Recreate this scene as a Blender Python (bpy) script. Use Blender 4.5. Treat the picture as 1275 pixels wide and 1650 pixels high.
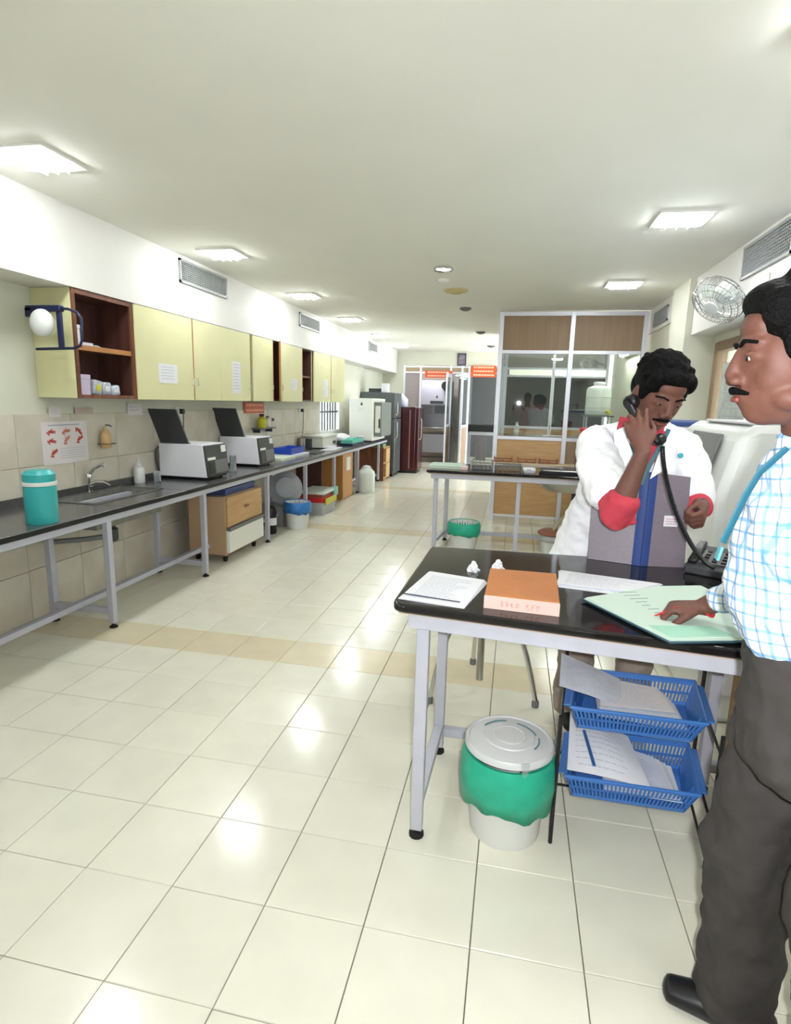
import bpy, bmesh, math, random
from mathutils import Vector, Matrix, Quaternion, noise
random.seed(7)
sc = bpy.context.scene
for o in list(bpy.data.objects): bpy.data.objects.remove(o)
col = sc.collection
PI = math.pi
V = Vector

# ------------------------------------------------------------------ camera
cd = bpy.data.cameras.new('camera'); cam = bpy.data.objects.new('camera', cd); col.objects.link(cam)
cd.sensor_fit = 'HORIZONTAL'; cd.sensor_width = 36.0; cd.lens = 926.9/1275*36
cd.clip_start = 0.02; cd.clip_end = 80
yaw, pitch, roll = -.1994, .1897, .0262
cam.location = (0, 0, 1.46)
# camera looks along +y turned by yaw, tilted down by pitch, then rolled
def cam_matrix(yaw, pitch, roll):
    Rz = Matrix.Rotation(yaw, 3, 'Z'); Bm = Matrix(((1, 0, 0), (0, 0, -1), (0, 1, 0)))
    Rx = Matrix.Rotation(pitch, 3, 'X'); Rr = Matrix.Rotation(roll, 3, 'Z')
    Mw = (Matrix(((1, 0, 0), (0, -1, 0), (0, 0, -1))) @ Rr @ Rx @ Bm @ Rz).transposed()
    return Matrix.Translation((0, 0, 1.46)) @ Mw.to_4x4()
cam.matrix_world = cam_matrix(yaw, pitch, roll)
sc.camera = cam

# ------------------------------------------------------------------ exposure, sky
sc.view_settings.view_transform = 'Standard'; sc.view_settings.look = 'None'
sc.view_settings.gamma = 1; sc.view_settings.use_curve_mapping = False
sc.view_settings.exposure = 1.3
w = bpy.data.worlds.new('sky'); sc.world = w; w.use_nodes = True
bg = w.node_tree.nodes['Background']; bg.inputs[0].default_value = (.86, .93, 1, 1); bg.inputs[1].default_value = 3.5

# ------------------------------------------------------------------ lights (camera flash and soft room light)
def light(name, kind, loc, energy, color=(1, 1, 1), size=.1, size_y=None, direction=(0, 0, -1)):
    l = bpy.data.lights.new(name, kind); l.energy = energy; l.color = color
    if kind == 'AREA':
        l.size = size
        if size_y: l.shape = 'RECTANGLE'; l.size_y = size_y
    o = bpy.data.objects.new(name, l); col.objects.link(o); o.location = loc
    o.rotation_euler = V(direction).to_track_quat('-Z', 'Y').to_euler()
    return o
flash = light('camera_flash_light', 'AREA', (.05, -.03, 1.50), 16, (.95, .97, 1), .035, .02, (.18, 1, -.16))
LAMP = 60.0          # radiance of the fluorescent diffusers
TUBE_COL = (1, .985, .93)

# ------------------------------------------------------------------ colours and materials
def lin(c):
    r = []
    for v in c[:3]:
        v /= 255.0
        r.append(v/12.92 if v <= .04045 else ((v+.055)/1.055)**2.4)
    return (*r, 1)
MATS = {}
def mat(name, rgb, rough=.6, metal=0, spec=.5, noise_amt=0, noise_scale=20, rgb2=None, bump=0, bump_scale=60,
        rand=0, trans=0, ior=1.45, emit=0, stretch=None, coat=0, alpha=1):
    if name in MATS: return MATS[name]
    m = bpy.data.materials.new(name); m.use_nodes = True; nt = m.node_tree; N = nt.nodes; L = nt.links
    b = N['Principled BSDF']; b.inputs['Roughness'].default_value = rough; b.inputs['Metallic'].default_value = metal
    b.inputs['Specular IOR Level'].default_value = spec; b.inputs['IOR'].default_value = ior
    b.inputs['Transmission Weight'].default_value = trans; b.inputs['Coat Weight'].default_value = coat
    b.inputs['Alpha'].default_value = alpha
    c = lin(rgb); b.inputs['Base Color'].default_value = c
    src = None
    if noise_amt or bump or rgb2:
        tc = N.new('ShaderNodeTexCoord'); mp = N.new('ShaderNodeMapping'); L.new(tc.outputs['Object'], mp.inputs[0])
        if stretch: mp.inputs['Scale'].default_value = stretch
    if noise_amt or rgb2:
        n = N.new('ShaderNodeTexNoise'); n.inputs['Scale'].default_value = noise_scale; n.inputs['Detail'].default_value = 4
        L.new(mp.outputs[0], n.inputs['Vector'])
        mx = N.new('ShaderNodeMixRGB'); c2 = lin(rgb2) if rgb2 else tuple(x*(1-noise_amt) for x in c[:3])+(1,)
        mx.inputs[1].default_value = c; mx.inputs[2].default_value = c2
        cr = N.new('ShaderNodeValToRGB'); cr.color_ramp.elements[0].position = .35; cr.color_ramp.elements[1].position = .65
        L.new(n.outputs[0], cr.inputs[0]); L.new(cr.outputs[0], mx.inputs[0]); src = mx.outputs[0]
        L.new(src, b.inputs['Base Color'])
    if rand:
        oi = N.new('ShaderNodeObjectInfo'); hv = N.new('ShaderNodeHueSaturation')
        mr = N.new('ShaderNodeMapRange'); mr.inputs[3].default_value = 1-rand; mr.inputs[4].default_value = 1+rand
        L.new(oi.outputs['Random'], mr.inputs[0]); L.new(mr.outputs[0], hv.inputs['Value'])
        if src: L.new(src, hv.inputs['Color'])
        else: hv.inputs['Color'].default_value = c
        L.new(hv.outputs[0], b.inputs['Base Color'])
    if bump:
        n2 = N.new('ShaderNodeTexNoise'); n2.inputs['Scale'].default_value = bump_scale; n2.inputs['Detail'].default_value = 3
        L.new(mp.outputs[0], n2.inputs['Vector'])
        bp = N.new('ShaderNodeBump'); bp.inputs['Strength'].default_value = bump; bp.inputs['Distance'].default_value = .01
        L.new(n2.outputs[0], bp.inputs['Height']); L.new(bp.outputs[0], b.inputs['Normal'])
    if emit:
        b.inputs['Emission Color'].default_value = c; b.inputs['Emission Strength'].default_value = emit
    MATS[name] = m; return m

def glass_mat(name, tint=(235, 240, 240), refl=.14):
    m = bpy.data.materials.new(name); m.use_nodes = True; nt = m.node_tree; N = nt.nodes; L = nt.links
    N.remove(N['Principled BSDF']); out = N['Material Output']
    t = N.new('ShaderNodeBsdfTransparent'); t.inputs[0].default_value = lin(tint)
    g = N.new('ShaderNodeBsdfGlossy'); g.inputs['Roughness'].default_value = .015; g.inputs[0].default_value = (1, 1, 1, 1)
    fr = N.new('ShaderNodeLayerWeight'); fr.inputs[0].default_value = .3
    ad = N.new('ShaderNodeMath'); ad.operation = 'MULTIPLY_ADD'; ad.inputs[1].default_value = .5; ad.inputs[2].default_value = refl
    L.new(fr.outputs['Fresnel'], ad.inputs[0])
    mx = N.new('ShaderNodeMixShader'); L.new(ad.outputs[0], mx.inputs[0]); L.new(t.outputs[0], mx.inputs[1]); L.new(g.outputs[0], mx.inputs[2])
    L.new(mx.outputs[0], out.inputs[0]); MATS[name] = m; return m

def check_mat(name):
    # white cotton with blue and pale blue checks, woven in the cloth
    m = mat(name, (236, 240, 244), .85); nt = m.node_tree; N = nt.nodes; L = nt.links; b = N['Principled BSDF']
    tc = N.new('ShaderNodeTexCoord'); prev = None
    rt = N.new('ShaderNodeMapping'); rt.inputs['Rotation'].default_value = (0.1, 0.12, .75); L.new(tc.outputs['Object'], rt.inputs[0])
    nz = N.new('ShaderNodeTexNoise'); nz.inputs['Scale'].default_value = 5; L.new(rt.outputs[0], nz.inputs['Vector'])
    ad = N.new('ShaderNodeMixRGB'); ad.blend_type = 'ADD'; ad.inputs[0].default_value = .012
    L.new(rt.outputs[0], ad.inputs[1]); L.new(nz.outputs['Color'], ad.inputs[2])
    sep = N.new('ShaderNodeSeparateXYZ'); L.new(ad.outputs[0], sep.inputs[0])
    def stripes(sock, period, width, off):
        a = N.new('ShaderNodeMath'); a.operation = 'MULTIPLY_ADD'; a.inputs[1].default_value = 1/period; a.inputs[2].default_value = off; L.new(sock, a.inputs[0])
        f = N.new('ShaderNodeMath'); f.operation = 'FRACT'; L.new(a.outputs[0], f.inputs[0])
        c = N.new('ShaderNodeMath'); c.operation = 'LESS_THAN'; c.inputs[1].default_value = width; L.new(f.outputs[0], c.inputs[0]); return c.outputs[0]
    base = None
    for sock, per, wd, off, rgb in (('X', .044, .16, .1, (96, 152, 208)), ('Z', .05, .14, .3, (110, 170, 215)), ('X', .044, .08, .5, (60, 110, 190)), ('Z', .05, .07, .7, (70, 140, 190)), ('Y', .044, .1, .3, (90, 150, 210))):
        mx = N.new('ShaderNodeMixRGB'); mx.inputs[2].default_value = lin(rgb)
        if base: L.new(base, mx.inputs[1])
        else: mx.inputs[1].default_value = lin((236, 240, 244))
        s = stripes(sep.outputs[sock], per, wd, off); k = N.new('ShaderNodeMath'); k.operation = 'MULTIPLY'; k.inputs[1].default_value = .75
        L.new(s, k.inputs[0]); L.new(k.outputs[0], mx.inputs[0]); base = mx.outputs[0]
    L.new(base, b.inputs['Base Color']); return m

M_tile = mat('ivory_tile', (228, 226, 208), .17, rand=.025, noise_amt=.05, noise_scale=6, spec=.5)
M_beige = mat('beige_tile', (220, 209, 178), .18, rand=.03, noise_amt=.06, noise_scale=6)
M_grout = mat('grout', (120, 115, 98), .9)
M_white = mat('white_paint', (228, 226, 220), .75, noise_amt=.04, noise_scale=2)
M_ceil = mat('ceiling_paint', (238, 237, 228), .85, noise_amt=.03, noise_scale=1.5)
M_cream = mat('cream_paint', (214, 214, 196), .7, noise_amt=.04, noise_scale=2)
M_walltile = mat('wall_tile', (214, 208, 192), .35, rand=.03, rgb2=(200, 192, 174), noise_scale=3.5)
M_granite = mat('black_granite', (32, 30, 30), .07, noise_amt=.5, noise_scale=300, spec=.6)
M_glossstone = mat('counter_stone', (84, 84, 84), .2, noise_amt=.35, noise_scale=90, spec=.8)  # black stone; the gloss of its worn top is painted in as grey
M_steel = mat('painted_steel', (188, 189, 200), .4, metal=.1, noise_amt=.05)
M_alu = mat('aluminium', (218, 219, 228), .35, metal=.35)
M_chrome = mat('chrome', (215, 215, 215), .12, metal=1)
M_inox = mat('stainless', (170, 168, 160), .28, metal=1)
M_lamin = mat('yellow_laminate', (214, 212, 164), .35, noise_amt=.05, noise_scale=3)
M_wood = mat('brown_wood', (124, 74, 44), .5, rgb2=(92, 52, 32), noise_scale=5, stretch=(6, 6, .6))
M_darkwood = mat('dark_wood', (84, 48, 38), .55, rgb2=(66, 38, 32), noise_scale=4, stretch=(5, 5, .5))
M_edge = mat('wood_edge', (172, 118, 66), .5, noise_amt=.15, noise_scale=8)
M_ply = mat('light_ply', (196, 160, 112), .45, rgb2=(184, 146, 98), noise_scale=4, stretch=(1, 1, 8))
M_board = mat('brown_board', (150, 126, 98), .5, rgb2=(140, 116, 90), noise_scale=3, stretch=(8, 8, .6))
M_cupboard = mat('orange_ply', (190, 136, 74), .45, rgb2=(176, 122, 62), noise_scale=4, stretch=(6, 6, .5))
M_drawer = mat('drawer_side', (190, 158, 126), .5, noise_amt=.06, noise_scale=3)
M_black = mat('black_plastic', (22, 22, 24), .35)
M_rubber = mat('black_rubber', (18, 18, 18), .7)
M_dgrey = mat('dark_grey_plastic', (58, 60, 62), .45)
M_mgrey = mat('mid_grey_plastic', (108, 108, 108), .5)
M_lgrey = mat('machine_white', (226, 226, 232), .4)
M_offw = mat('offwhite_enamel', (226, 226, 216), .3)
M_paper = mat('paper', (222, 222, 226), .8)
M_paper2 = mat('paper_blueish', (208, 214, 228), .8, noise_amt=.12, noise_scale=25)
M_pgreen = mat('pale_green_paper', (196, 214, 200), .8)
M_ink = mat('grey_ink', (176, 178, 188), .8)
M_inkd = mat('dark_ink', (50, 52, 70), .8)
M_inkr = mat('red_ink', (214, 120, 112), .8)
M_orange = mat('orange_sign', (216, 84, 40), .5)
M_signtxt = mat('sign_lettering', (244, 190, 160), .6)
M_book = mat('orange_bookcloth', (182, 114, 60), .55, noise_amt=.12, noise_scale=14)
M_pink = mat('pinkish_spine', (226, 190, 178), .6)
M_teal = mat('teal_plastic', (56, 168, 168), .35)
M_tealbag = mat('green_liner', (38, 172, 138), .4, noise_amt=.15, noise_scale=18)
M_bluebag = mat('blue_liner', (52, 120, 190), .4, noise_amt=.2, noise_scale=18)
M_blue = mat('blue_crate', (62, 116, 190), .35)
M_bluetray = mat('blue_tray', (32, 70, 178), .35)
M_navy = mat('navy_enamel', (22, 30, 66), .4)
M_red = mat('red_plastic', (196, 40, 44), .4)
M_redb = mat('reddish_brown_wood', (150, 96, 74), .6)
M_yellow = mat('yellow_plastic', (206, 200, 50), .4)
M_amber = mat('amber_soap', (206, 170, 120), .25)
M_maroon = mat('maroon_enamel', (62, 14, 20), .18, coat=.4)
M_fridge = mat('grey_enamel', (92, 96, 98), .3, metal=.3)
M_bucket = mat('white_plastic', (222, 224, 220), .4)
M_milky = mat('milky_plastic', (214, 222, 214), .35)
M_lid = mat('lid_grey', (202, 204, 204), .4)
M_clear = mat('clear_plastic', (235, 240, 240), .08, trans=.85, ior=1.3)
M_glass = glass_mat('clear_glass', (236, 240, 238), .055)
M_glassd = glass_mat('smoked_glass', (120, 124, 124), .08)
M_vent = mat('vent_metal', (158, 160, 158), .5, metal=.2)
M_ventd = mat('vent_dark', (60, 62, 62), .8)
M_skin1 = mat('brown_skin', (108, 70, 58), .6, noise_amt=.12, noise_scale=22)
M_skin2 = mat('warm_brown_skin', (104, 66, 54), .6, noise_amt=.1, noise_scale=22)
M_lip = mat('lip_skin', (126, 66, 58), .45)
M_hair = mat('black_hair', (9, 9, 9), .75, spec=.15, bump=1.0, bump_scale=110, noise_amt=.4, noise_scale=60)
M_eye = mat('eye_white', (206, 200, 192), .3)
M_coat = mat('white_cotton_coat', (246, 246, 252), .85, bump=.9, bump_scale=7)
M_shirtred = mat('coral_red_shirt', (182, 56, 72), .8, bump=.2, bump_scale=18)
M_trouser = mat('beige_grey_cloth', (160, 146, 136), .85, noise_amt=.12, noise_scale=9, bump=.3, bump_scale=12)
M_trouserd = mat('charcoal_cloth', (58, 54, 52), .85, noise_amt=.15, noise_scale=9, bump=.3, bump_scale=12)
M_pinkshirt = mat('dusty_pink_check_shirt', (232, 200, 196), .85, noise_amt=.25, noise_scale=30)
M_check = check_mat('blue_check_cotton')
M_lany = mat('teal_lanyard', (22, 88, 106), .6)
M_lany2 = mat('grey_teal_lanyard', (66, 100, 112), .6)
M_filegrey = mat('grey_file_cloth', (150, 142, 150), .7, noise_amt=.12, noise_scale=60, stretch=(1, 1, 6))
M_filegrey2 = mat('dark_grey_file_cloth', (124, 114, 124), .7, noise_amt=.12, noise_scale=60, stretch=(1, 1, 6))
M_fileblue = mat('blue_file_spine', (44, 68, 128), .5)
M_lampon = mat('lit_diffuser', (246, 250, 253), .5, emit=LAMP)
M_lamp2 = mat('lit_round_lamp', (255, 253, 244), .5, emit=30)
M_yellowdisc = mat('yellowed_plastic', (196, 182, 130), .6)
M_frame = mat('brown_window_frame', (140, 116, 90), .6)
M_poster = mat('poster_paper', (222, 216, 214), .7)
M_newsp = mat('pasted_paper', (196, 202, 196), .8, rgb2=(170, 178, 174), noise_scale=10)
M_pleat = mat('pleated_grey_cloth', (150, 146, 150), .8)
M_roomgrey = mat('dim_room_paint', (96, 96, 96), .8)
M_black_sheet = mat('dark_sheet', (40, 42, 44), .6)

# ------------------------------------------------------------------ builders
class MB:
    def __init__(s): s.v = []; s.f = []
    def add(s, vs, fs):
        n = len(s.v); s.v += [V(p) for p in vs]; s.f += [tuple(i+n for i in f) for f in fs]; return s
    def box(s, x0, x1, y0, y1, z0, z1):
        return s.hexa([(x0, y0), (x1, y0), (x1, y1), (x0, y1)], z0, z1)
    def hexa(s, poly, z0, z1):
        n = len(poly); vs = [(p[0], p[1], z0) for p in poly] + [(p[0], p[1], z1) for p in poly]
        return s.add(vs, [tuple(range(n-1, -1, -1)), tuple(range(n, 2*n))] + [(i, (i+1) % n, n+(i+1) % n, n+i) for i in range(n)])
    def obox(s, c, size, rot=None):
        R = rot if rot is not None else Matrix.Identity(3); c = V(c); a, b, d = [x/2 for x in size]
        vs = [c + R @ V((x*a, y*b, z*d)) for z in (-1, 1) for x, y in ((-1, -1), (1, -1), (1, 1), (-1, 1))]
        return s.add(vs, [(3, 2, 1, 0), (4, 5, 6, 7), (0, 1, 5, 4), (1, 2, 6, 5), (2, 3, 7, 6), (3, 0, 4, 7)])
    def prism(s, pts, d):
        # planar polygon (3d points) extruded by vector d
        n = len(pts); pts = [V(p) for p in pts]; d = V(d)
        return s.add(pts + [p+d for p in pts], [tuple(range(n-1, -1, -1)), tuple(range(n, 2*n))] + [(i, (i+1) % n, n+(i+1) % n, n+i) for i in range(n)])
    def tube(s, pts, r, n=10, r2=None, side=None, caps=True):
        # swept ellipse; r, r2 may be lists
        pts = [V(p) for p in pts]; m = len(pts)
        R1 = r if isinstance(r, (list, tuple)) else [r]*m
        R2 = (r2 if isinstance(r2, (list, tuple)) else [r2]*m) if r2 is not None else R1
        base = len(s.v); prev = V(side) if side is not None else None
        for i, p in enumerate(pts):
            t = (pts[min(i+1, m-1)] - pts[max(i-1, 0)]).normalized()
            if prev is None: prev = t.orthogonal()
            a = (prev - t*prev.dot(t)); a = a.normalized() if a.length > 1e-6 else t.orthogonal().normalized()
            if side is None: prev = a
            b = t.cross(a)
            for k in range(n):
                th = 2*PI*k/n; s.v.append(p + a*(R1[i]*math.cos(th)) + b*(R2[i]*math.sin(th)))
        for i in range(m-1):
            for k in range(n):
                s.f.append((base+i*n+k, base+i*n+(k+1) % n, base+(i+1)*n+(k+1) % n, base+(i+1)*n+k))
        if caps:
            s.f.append(tuple(base+k for k in range(n-1, -1, -1))); s.f.append(tuple(base+(m-1)*n+k for k in range(n)))
        return s
    def rtube(s, p0, p1, w, h=None):
        # rectangular bar between two points
        p0, p1 = V(p0), V(p1); t = (p1-p0); L = t.length; q = t.to_track_quat('Z', 'Y').to_matrix()
        return s.obox((p0+p1)/2, (w, h or w, L), q)
    def lathe(s, c, prof, n=24, axis=None, sx=1, sy=1):
        c = V(c); q = V(axis).to_track_quat('Z', 'Y').to_matrix() if axis is not None else Matrix.Identity(3)
        base = len(s.v); m = len(prof)
        for r, z in prof:
            for k in range(n): s.v.append(c + q @ V((r*sx*math.cos(2*PI*k/n), r*sy*math.sin(2*PI*k/n), z)))
        for i in range(m-1):
            for k in range(n): s.f.append((base+i*n+k, base+i*n+(k+1) % n, base+(i+1)*n+(k+1) % n, base+(i+1)*n+k))
        s.f.append(tuple(base+k for k in range(n-1, -1, -1))); s.f.append(tuple(base+(m-1)*n+k for k in range(n)))
        return s
    def ell(s, c, r, rot=None, n=16, m=10):
        R = rot if rot is not None else Matrix.Identity(3); c = V(c); base = len(s.v)
        for i in range(1, m):
            ph = PI*i/m
            for k in range(n):
                th = 2*PI*k/n; s.v.append(c + R @ V((r[0]*math.sin(ph)*math.cos(th), r[1]*math.sin(ph)*math.sin(th), r[2]*math.cos(ph))))
        top = len(s.v); s.v.append(c + R @ V((0, 0, r[2]))); bot = top+1; s.v.append(c + R @ V((0, 0, -r[2])))
        for i in range(m-2):
            for k in range(n): s.f.append((base+i*n+k, base+(i+1)*n+k, base+(i+1)*n+(k+1) % n, base+i*n+(k+1) % n))
        for k in range(n):
            s.f.append((top, base+k, base+(k+1) % n)); s.f.append((bot, base+(m-2)*n+(k+1) % n, base+(m-2)*n+k))
        return s
    def loft(s, pts, ra, rb, side, n=20):
        # elliptic tube with rounded ends
        pts = [V(p) for p in pts]; ra = list(ra); rb = list(rb)
        t0 = (pts[1]-pts[0]).normalized(); t1 = (pts[-1]-pts[-2]).normalized()
        P = []; A = []; B = []
        for k in (0, .35, .7): P.append(pts[0] - t0*min(ra[0], rb[0])*.7*math.cos(k*PI/2)); A.append(ra[0]*max(.12, math.sin(k*PI/2))); B.append(rb[0]*max(.12, math.sin(k*PI/2)))
        P += pts; A += ra; B += rb
        for k in (.7, .35, 0): P.append(pts[-1] + t1*min(ra[-1], rb[-1])*.7*math.cos(k*PI/2)); A.append(ra[-1]*max(.12, math.sin(k*PI/2))); B.append(rb[-1]*max(.12, math.sin(k*PI/2)))
        return s.tube(P, A, n, B, side)
    def build(s, name, m, parent=None, bevel=0, smooth=True, remesh=0, smoothit=0, subsurf=0, solid=0, label=None, kind=None, disp=0):
        inv = Matrix.Identity(4)
        if parent is not None:
            q = parent; inv = Matrix.Identity(4)
            chain = []
            while q is not None: chain.append(q); q = q.parent
            W = Matrix.Identity(4)
            for q in reversed(chain): W = W @ Matrix.LocRotScale(q.location, q.rotation_euler, q.scale)
            inv = W.inverted(); org = V((0, 0, 0)); vs = [inv @ p for p in s.v]
        else:
            xs = [p.x for p in s.v]; ys = [p.y for p in s.v]; zs = [p.z for p in s.v]
            org = V(((min(xs)+max(xs))/2, (min(ys)+max(ys))/2, min(zs))); vs = [p-org for p in s.v]
        me = bpy.data.meshes.new(name); me.from_pydata([tuple(p) for p in vs], [], s.f); me.materials.append(m); me.update()
        o = bpy.data.objects.new(name, me); col.objects.link(o); o.location = org
        if parent is not None: o.parent = parent
        if smooth:
            me.polygons.foreach_set('use_smooth', [True]*len(me.polygons)); me.set_sharp_from_angle(angle=math.radians(38))
        if bevel:
            b = o.modifiers.new('bevel', 'BEVEL'); b.width = bevel; b.segments = 2; b.limit_method = 'ANGLE'; b.angle_limit = math.radians(40); b.harden_normals = False
        if remesh:
            b = o.modifiers.new('remesh', 'REMESH'); b.mode = 'VOXEL'; b.voxel_size = remesh; b.use_smooth_shade = True
        if disp:
            tx = bpy.data.textures.get('folds') or bpy.data.textures.new('folds', 'CLOUDS'); tx.noise_scale = .07; tx.noise_depth = 2
            b = o.modifiers.new('folds', 'DISPLACE'); b.texture = tx; b.strength = disp; b.mid_level = .5; b.texture_coords = 'LOCAL'
        if smoothit:
            b = o.modifiers.new('smooth', 'SMOOTH'); b.iterations = smoothit; b.factor = .6
        if subsurf:
            b = o.modifiers.new('sub', 'SUBSURF'); b.levels = subsurf; b.render_levels = subsurf
        if solid:
            b = o.modifiers.new('solid', 'SOLIDIFY'); b.thickness = solid; b.offset = 0
        if label: o['label'] = label
        if kind: o['kind'] = kind
        return o
def tag(o, label, cat, group=None, kind=None):
    if label: o['label'] = label
    if cat: o['category'] = cat
    if group: o['group'] = group
    if kind: o['kind'] = kind
    return o
def thing(name, label, cat, loc=(0, 0, 0), rotz=0, group=None):
    o = bpy.data.objects.new(name, None); col.objects.link(o); o.location = loc; o.rotation_euler = (0, 0, rotz); o.empty_display_size = .1
    return tag(o, label, cat, group)
def copy_tree(o, parent=None):
    c = o.copy(); col.objects.link(c)
    if parent is not None: c.parent = parent
    for ch in [x for x in kids.get(o.name, [])]: copy_tree(ch, c)
    return c
kids = {}
def index_kids():
    kids.clear()
    for o in bpy.data.objects:
        if o.parent: kids.setdefault(o.parent.name, []).append(o)
def B(*a): return MB().box(*a)
def struct(name, mb, m, **k):
    o = mb.build(name, m, **k); o['kind'] = 'structure'; return o
def piece(me, name, loc, parent, m=None):
    o = bpy.data.objects.new(name, me); col.objects.link(o); o.location = loc; o.parent = parent; return o

# ================================================================== THE ROOM
CZ = 2.56
XL, XR = -3.0, 1.44
floor = struct('floor', B(-3.4, 2.2, -2.4, 16.2, -.2, -.012), M_grout)
floor.location.z = floor.location.z
# floor tiles: ivory with a beige row every eleven rows
TS = .3; X0 = -2.132; Y0 = 2.839
def tile_mesh(name, m, w, h, t, g=.003, c=.0018):
    b = MB(); a = w/2-g/2; d = h/2-g/2
    vs = [(-a, -d, -t), (a, -d, -t), (a, d, -t), (-a, d, -t), (-a, -d, -c), (a, -d, -c), (a, d, -c), (-a, d, -c), (-a+c, -d+c, 0), (a-c, -d+c, 0), (a-c, d-c, 0), (-a+c, d-c, 0)]
    fs = [(0, 1, 5, 4), (1, 2, 6, 5), (2, 3, 7, 6), (3, 0, 4, 7), (4, 5, 9, 8), (5, 6, 10, 9), (6, 7, 11, 10), (7, 4, 8, 11), (8, 9, 10, 11)]
    me = bpy.data.meshes.new(name); me.from_pydata(vs, [], fs); me.materials.append(m); return me
tm_i = tile_mesh('floor_tile_ivory', M_tile, TS, TS, .011); tm_b = tile_mesh('floor_tile_beige', M_beige, TS, TS, .011)
cells = []
for r in range(-12, 45):
    for c in range(-3, 14):
        x = X0+(c+.5)*TS; y = Y0+(r+.5)*TS
        if x > 2.0: continue
        cells.append((x, y, r))
def seen_cell(x, y):
    if y < .75: return False
    u = x - .2*y
    return -.78*y-.25 < u < .75*y+.25 and -3.0 < x < 1.7
vis = sorted([c for c in cells if seen_cell(c[0], c[1])], key=lambda c: c[0]**2+c[1]**2)
single = set(id(c) for c in vis[:296])
rest = {True: MB(), False: MB()}
for c in cells:
    x, y, r = c; bei = (r % 11 == 0)
    if id(c) in single:
        p = piece(tm_b if bei else tm_i, 'floor_tile', V((x, y, 0)) - floor.location, floor)
        p.rotation_euler = (random.uniform(-.0012, .0012), random.uniform(-.0012, .0012), 0)
    else:
        g = .0015; a = TS/2-g
        rest[bei].box(x-a, x+a, y-a, y+a, -.011, 0)
rest[False].build('far_floor_tiles', M_tile, floor, smooth=False, kind='stuff'); rest[True].build('far_beige_tiles', M_beige, floor, smooth=False, kind='stuff')

struct('ceiling', B(-3.4, 2.2, -2.4, 16.2, CZ, CZ+.12), M_ceil)
# left wall, with the barred window opening
WY0, WY1, WZ0, WZ1 = 8.66, 9.75, .92, 1.75
wl = MB(); wl.box(XL-.2, XL, -2.4, WY0, -.01, CZ); wl.box(XL-.2, XL, WY1, 16.2, -.01, CZ); wl.box(XL-.2, XL, WY0, WY1, -.01, WZ0); wl.box(XL-.2, XL, WY0, WY1, WZ1, CZ)
wall_l = struct('wall_left', wl, M_cream)
# wall tiles over the left wall, floor to the wall cupboards
TH = .331; TW = .46
wt = tile_mesh('wall_tile_mesh', M_walltile, TW, TH, .012, .004, .002)
ri = Matrix.Rotation(PI/2, 3, 'Z') @ Matrix.Rotation(PI/2, 3, 'X')
for i in range(26):
    for j in range(4):
        y = -1.6+(i+.5)*TW; z = .0+(j+.5)*TH
        if y+TW/2 > WY0-.01 and z+TH/2 > WZ0-.01 and y-TW/2 < WY1: continue
        o = piece(wt, 'wall_tile', V((XL+.012, y, z)) - wall_l.location, wall_l); o.rotation_euler = ri.to_euler()
# left bulkhead above the wall cupboards
struct('trim_1', B(XL, -2.69, -2.4, 11.35, 2.095, CZ), M_white)
struct('trim_2', B(XL, -2.66, 11.35, 12.9, 2.08, CZ), M_white)
# right side: bulkhead, columns, set back wall with windows
struct('trim_3', B(XR, XR+.6, -2.4, 5.6, 2.09, CZ), M_white)
struct('trim_4', B(XR, XR+.6, 6.15, 9.9, 2.3, CZ), M_white)
struct('column', B(XR-.05, XR+.6, 5.6, 6.15, 0, CZ), M_cream)
wr = MB(); wr.box(1.64, 2.0, -2.4, 2.6, 0, 2.09).box(1.64, 2.0, 5.52, 5.6, 0, 2.09).box(1.64, 2.0, 2.6, 5.52, 0, 1.0).box(1.64, 2.0, 2.6, 5.52, 2.02, 2.09); wr.box(XR+.02, 2.0, 6.15, 9.9, 0, 2.3)
struct('wall_right', wr, M_cream)
struct('wall_back', B(-3.4, 2.2, -2.5, -2.4, 0, CZ), M_white)
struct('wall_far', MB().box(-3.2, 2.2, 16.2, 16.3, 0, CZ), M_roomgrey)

# window on the right: brown frame, panes pasted over with paper
fr = MB(); x = 1.655
fr.box(1.62, 1.70, 5.42, 5.52, 1.0, 2.02).box(1.62, 1.70, 2.6, 2.68, 1.0, 2.02).box(1.62, 1.70, 2.68, 5.42, 1.94, 2.02).box(1.62, 1.70, 2.68, 5.42, 1.0, 1.06)
win1 = struct('window_1', fr, M_frame, bevel=.004)
for k in range(3):
    y0 = 2.68+k*.915; B(1.635, 1.66, y0, y0+.05, 1.06, 1.94).build('window_mullion', M_frame, win1)
    B(1.66, 1.666, y0, y0+.914, 1.06, 1.94).build('pane', M_glass, win1)
for k, (y0, y1, z0, z1) in enumerate(((4.75, 5.35, 1.22, 1.84), (4.25, 4.7, 1.18, 1.78), (3.5, 4.1, 1.2, 1.8))):
    t = tag(B(1.652, 1.656, y0, y1, z0, z1).build('notice_sheet', M_newsp), ['faded printed sheet pasted on window beside brown frame', 'faded sheet pasted in the middle of the side window', 'faded sheet pasted at the near end of the side window'][k], 'notice', 'sheets pasted on the side window')
    q = MB()
    for i in range(9): q.box(1.650, 1.652, y0+.05, y1-.05-random.random()*.15, z1-.06*(i+1)-.01, z1-.06*(i+1))
    q.build('printed_lines', M_ink, t)
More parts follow.
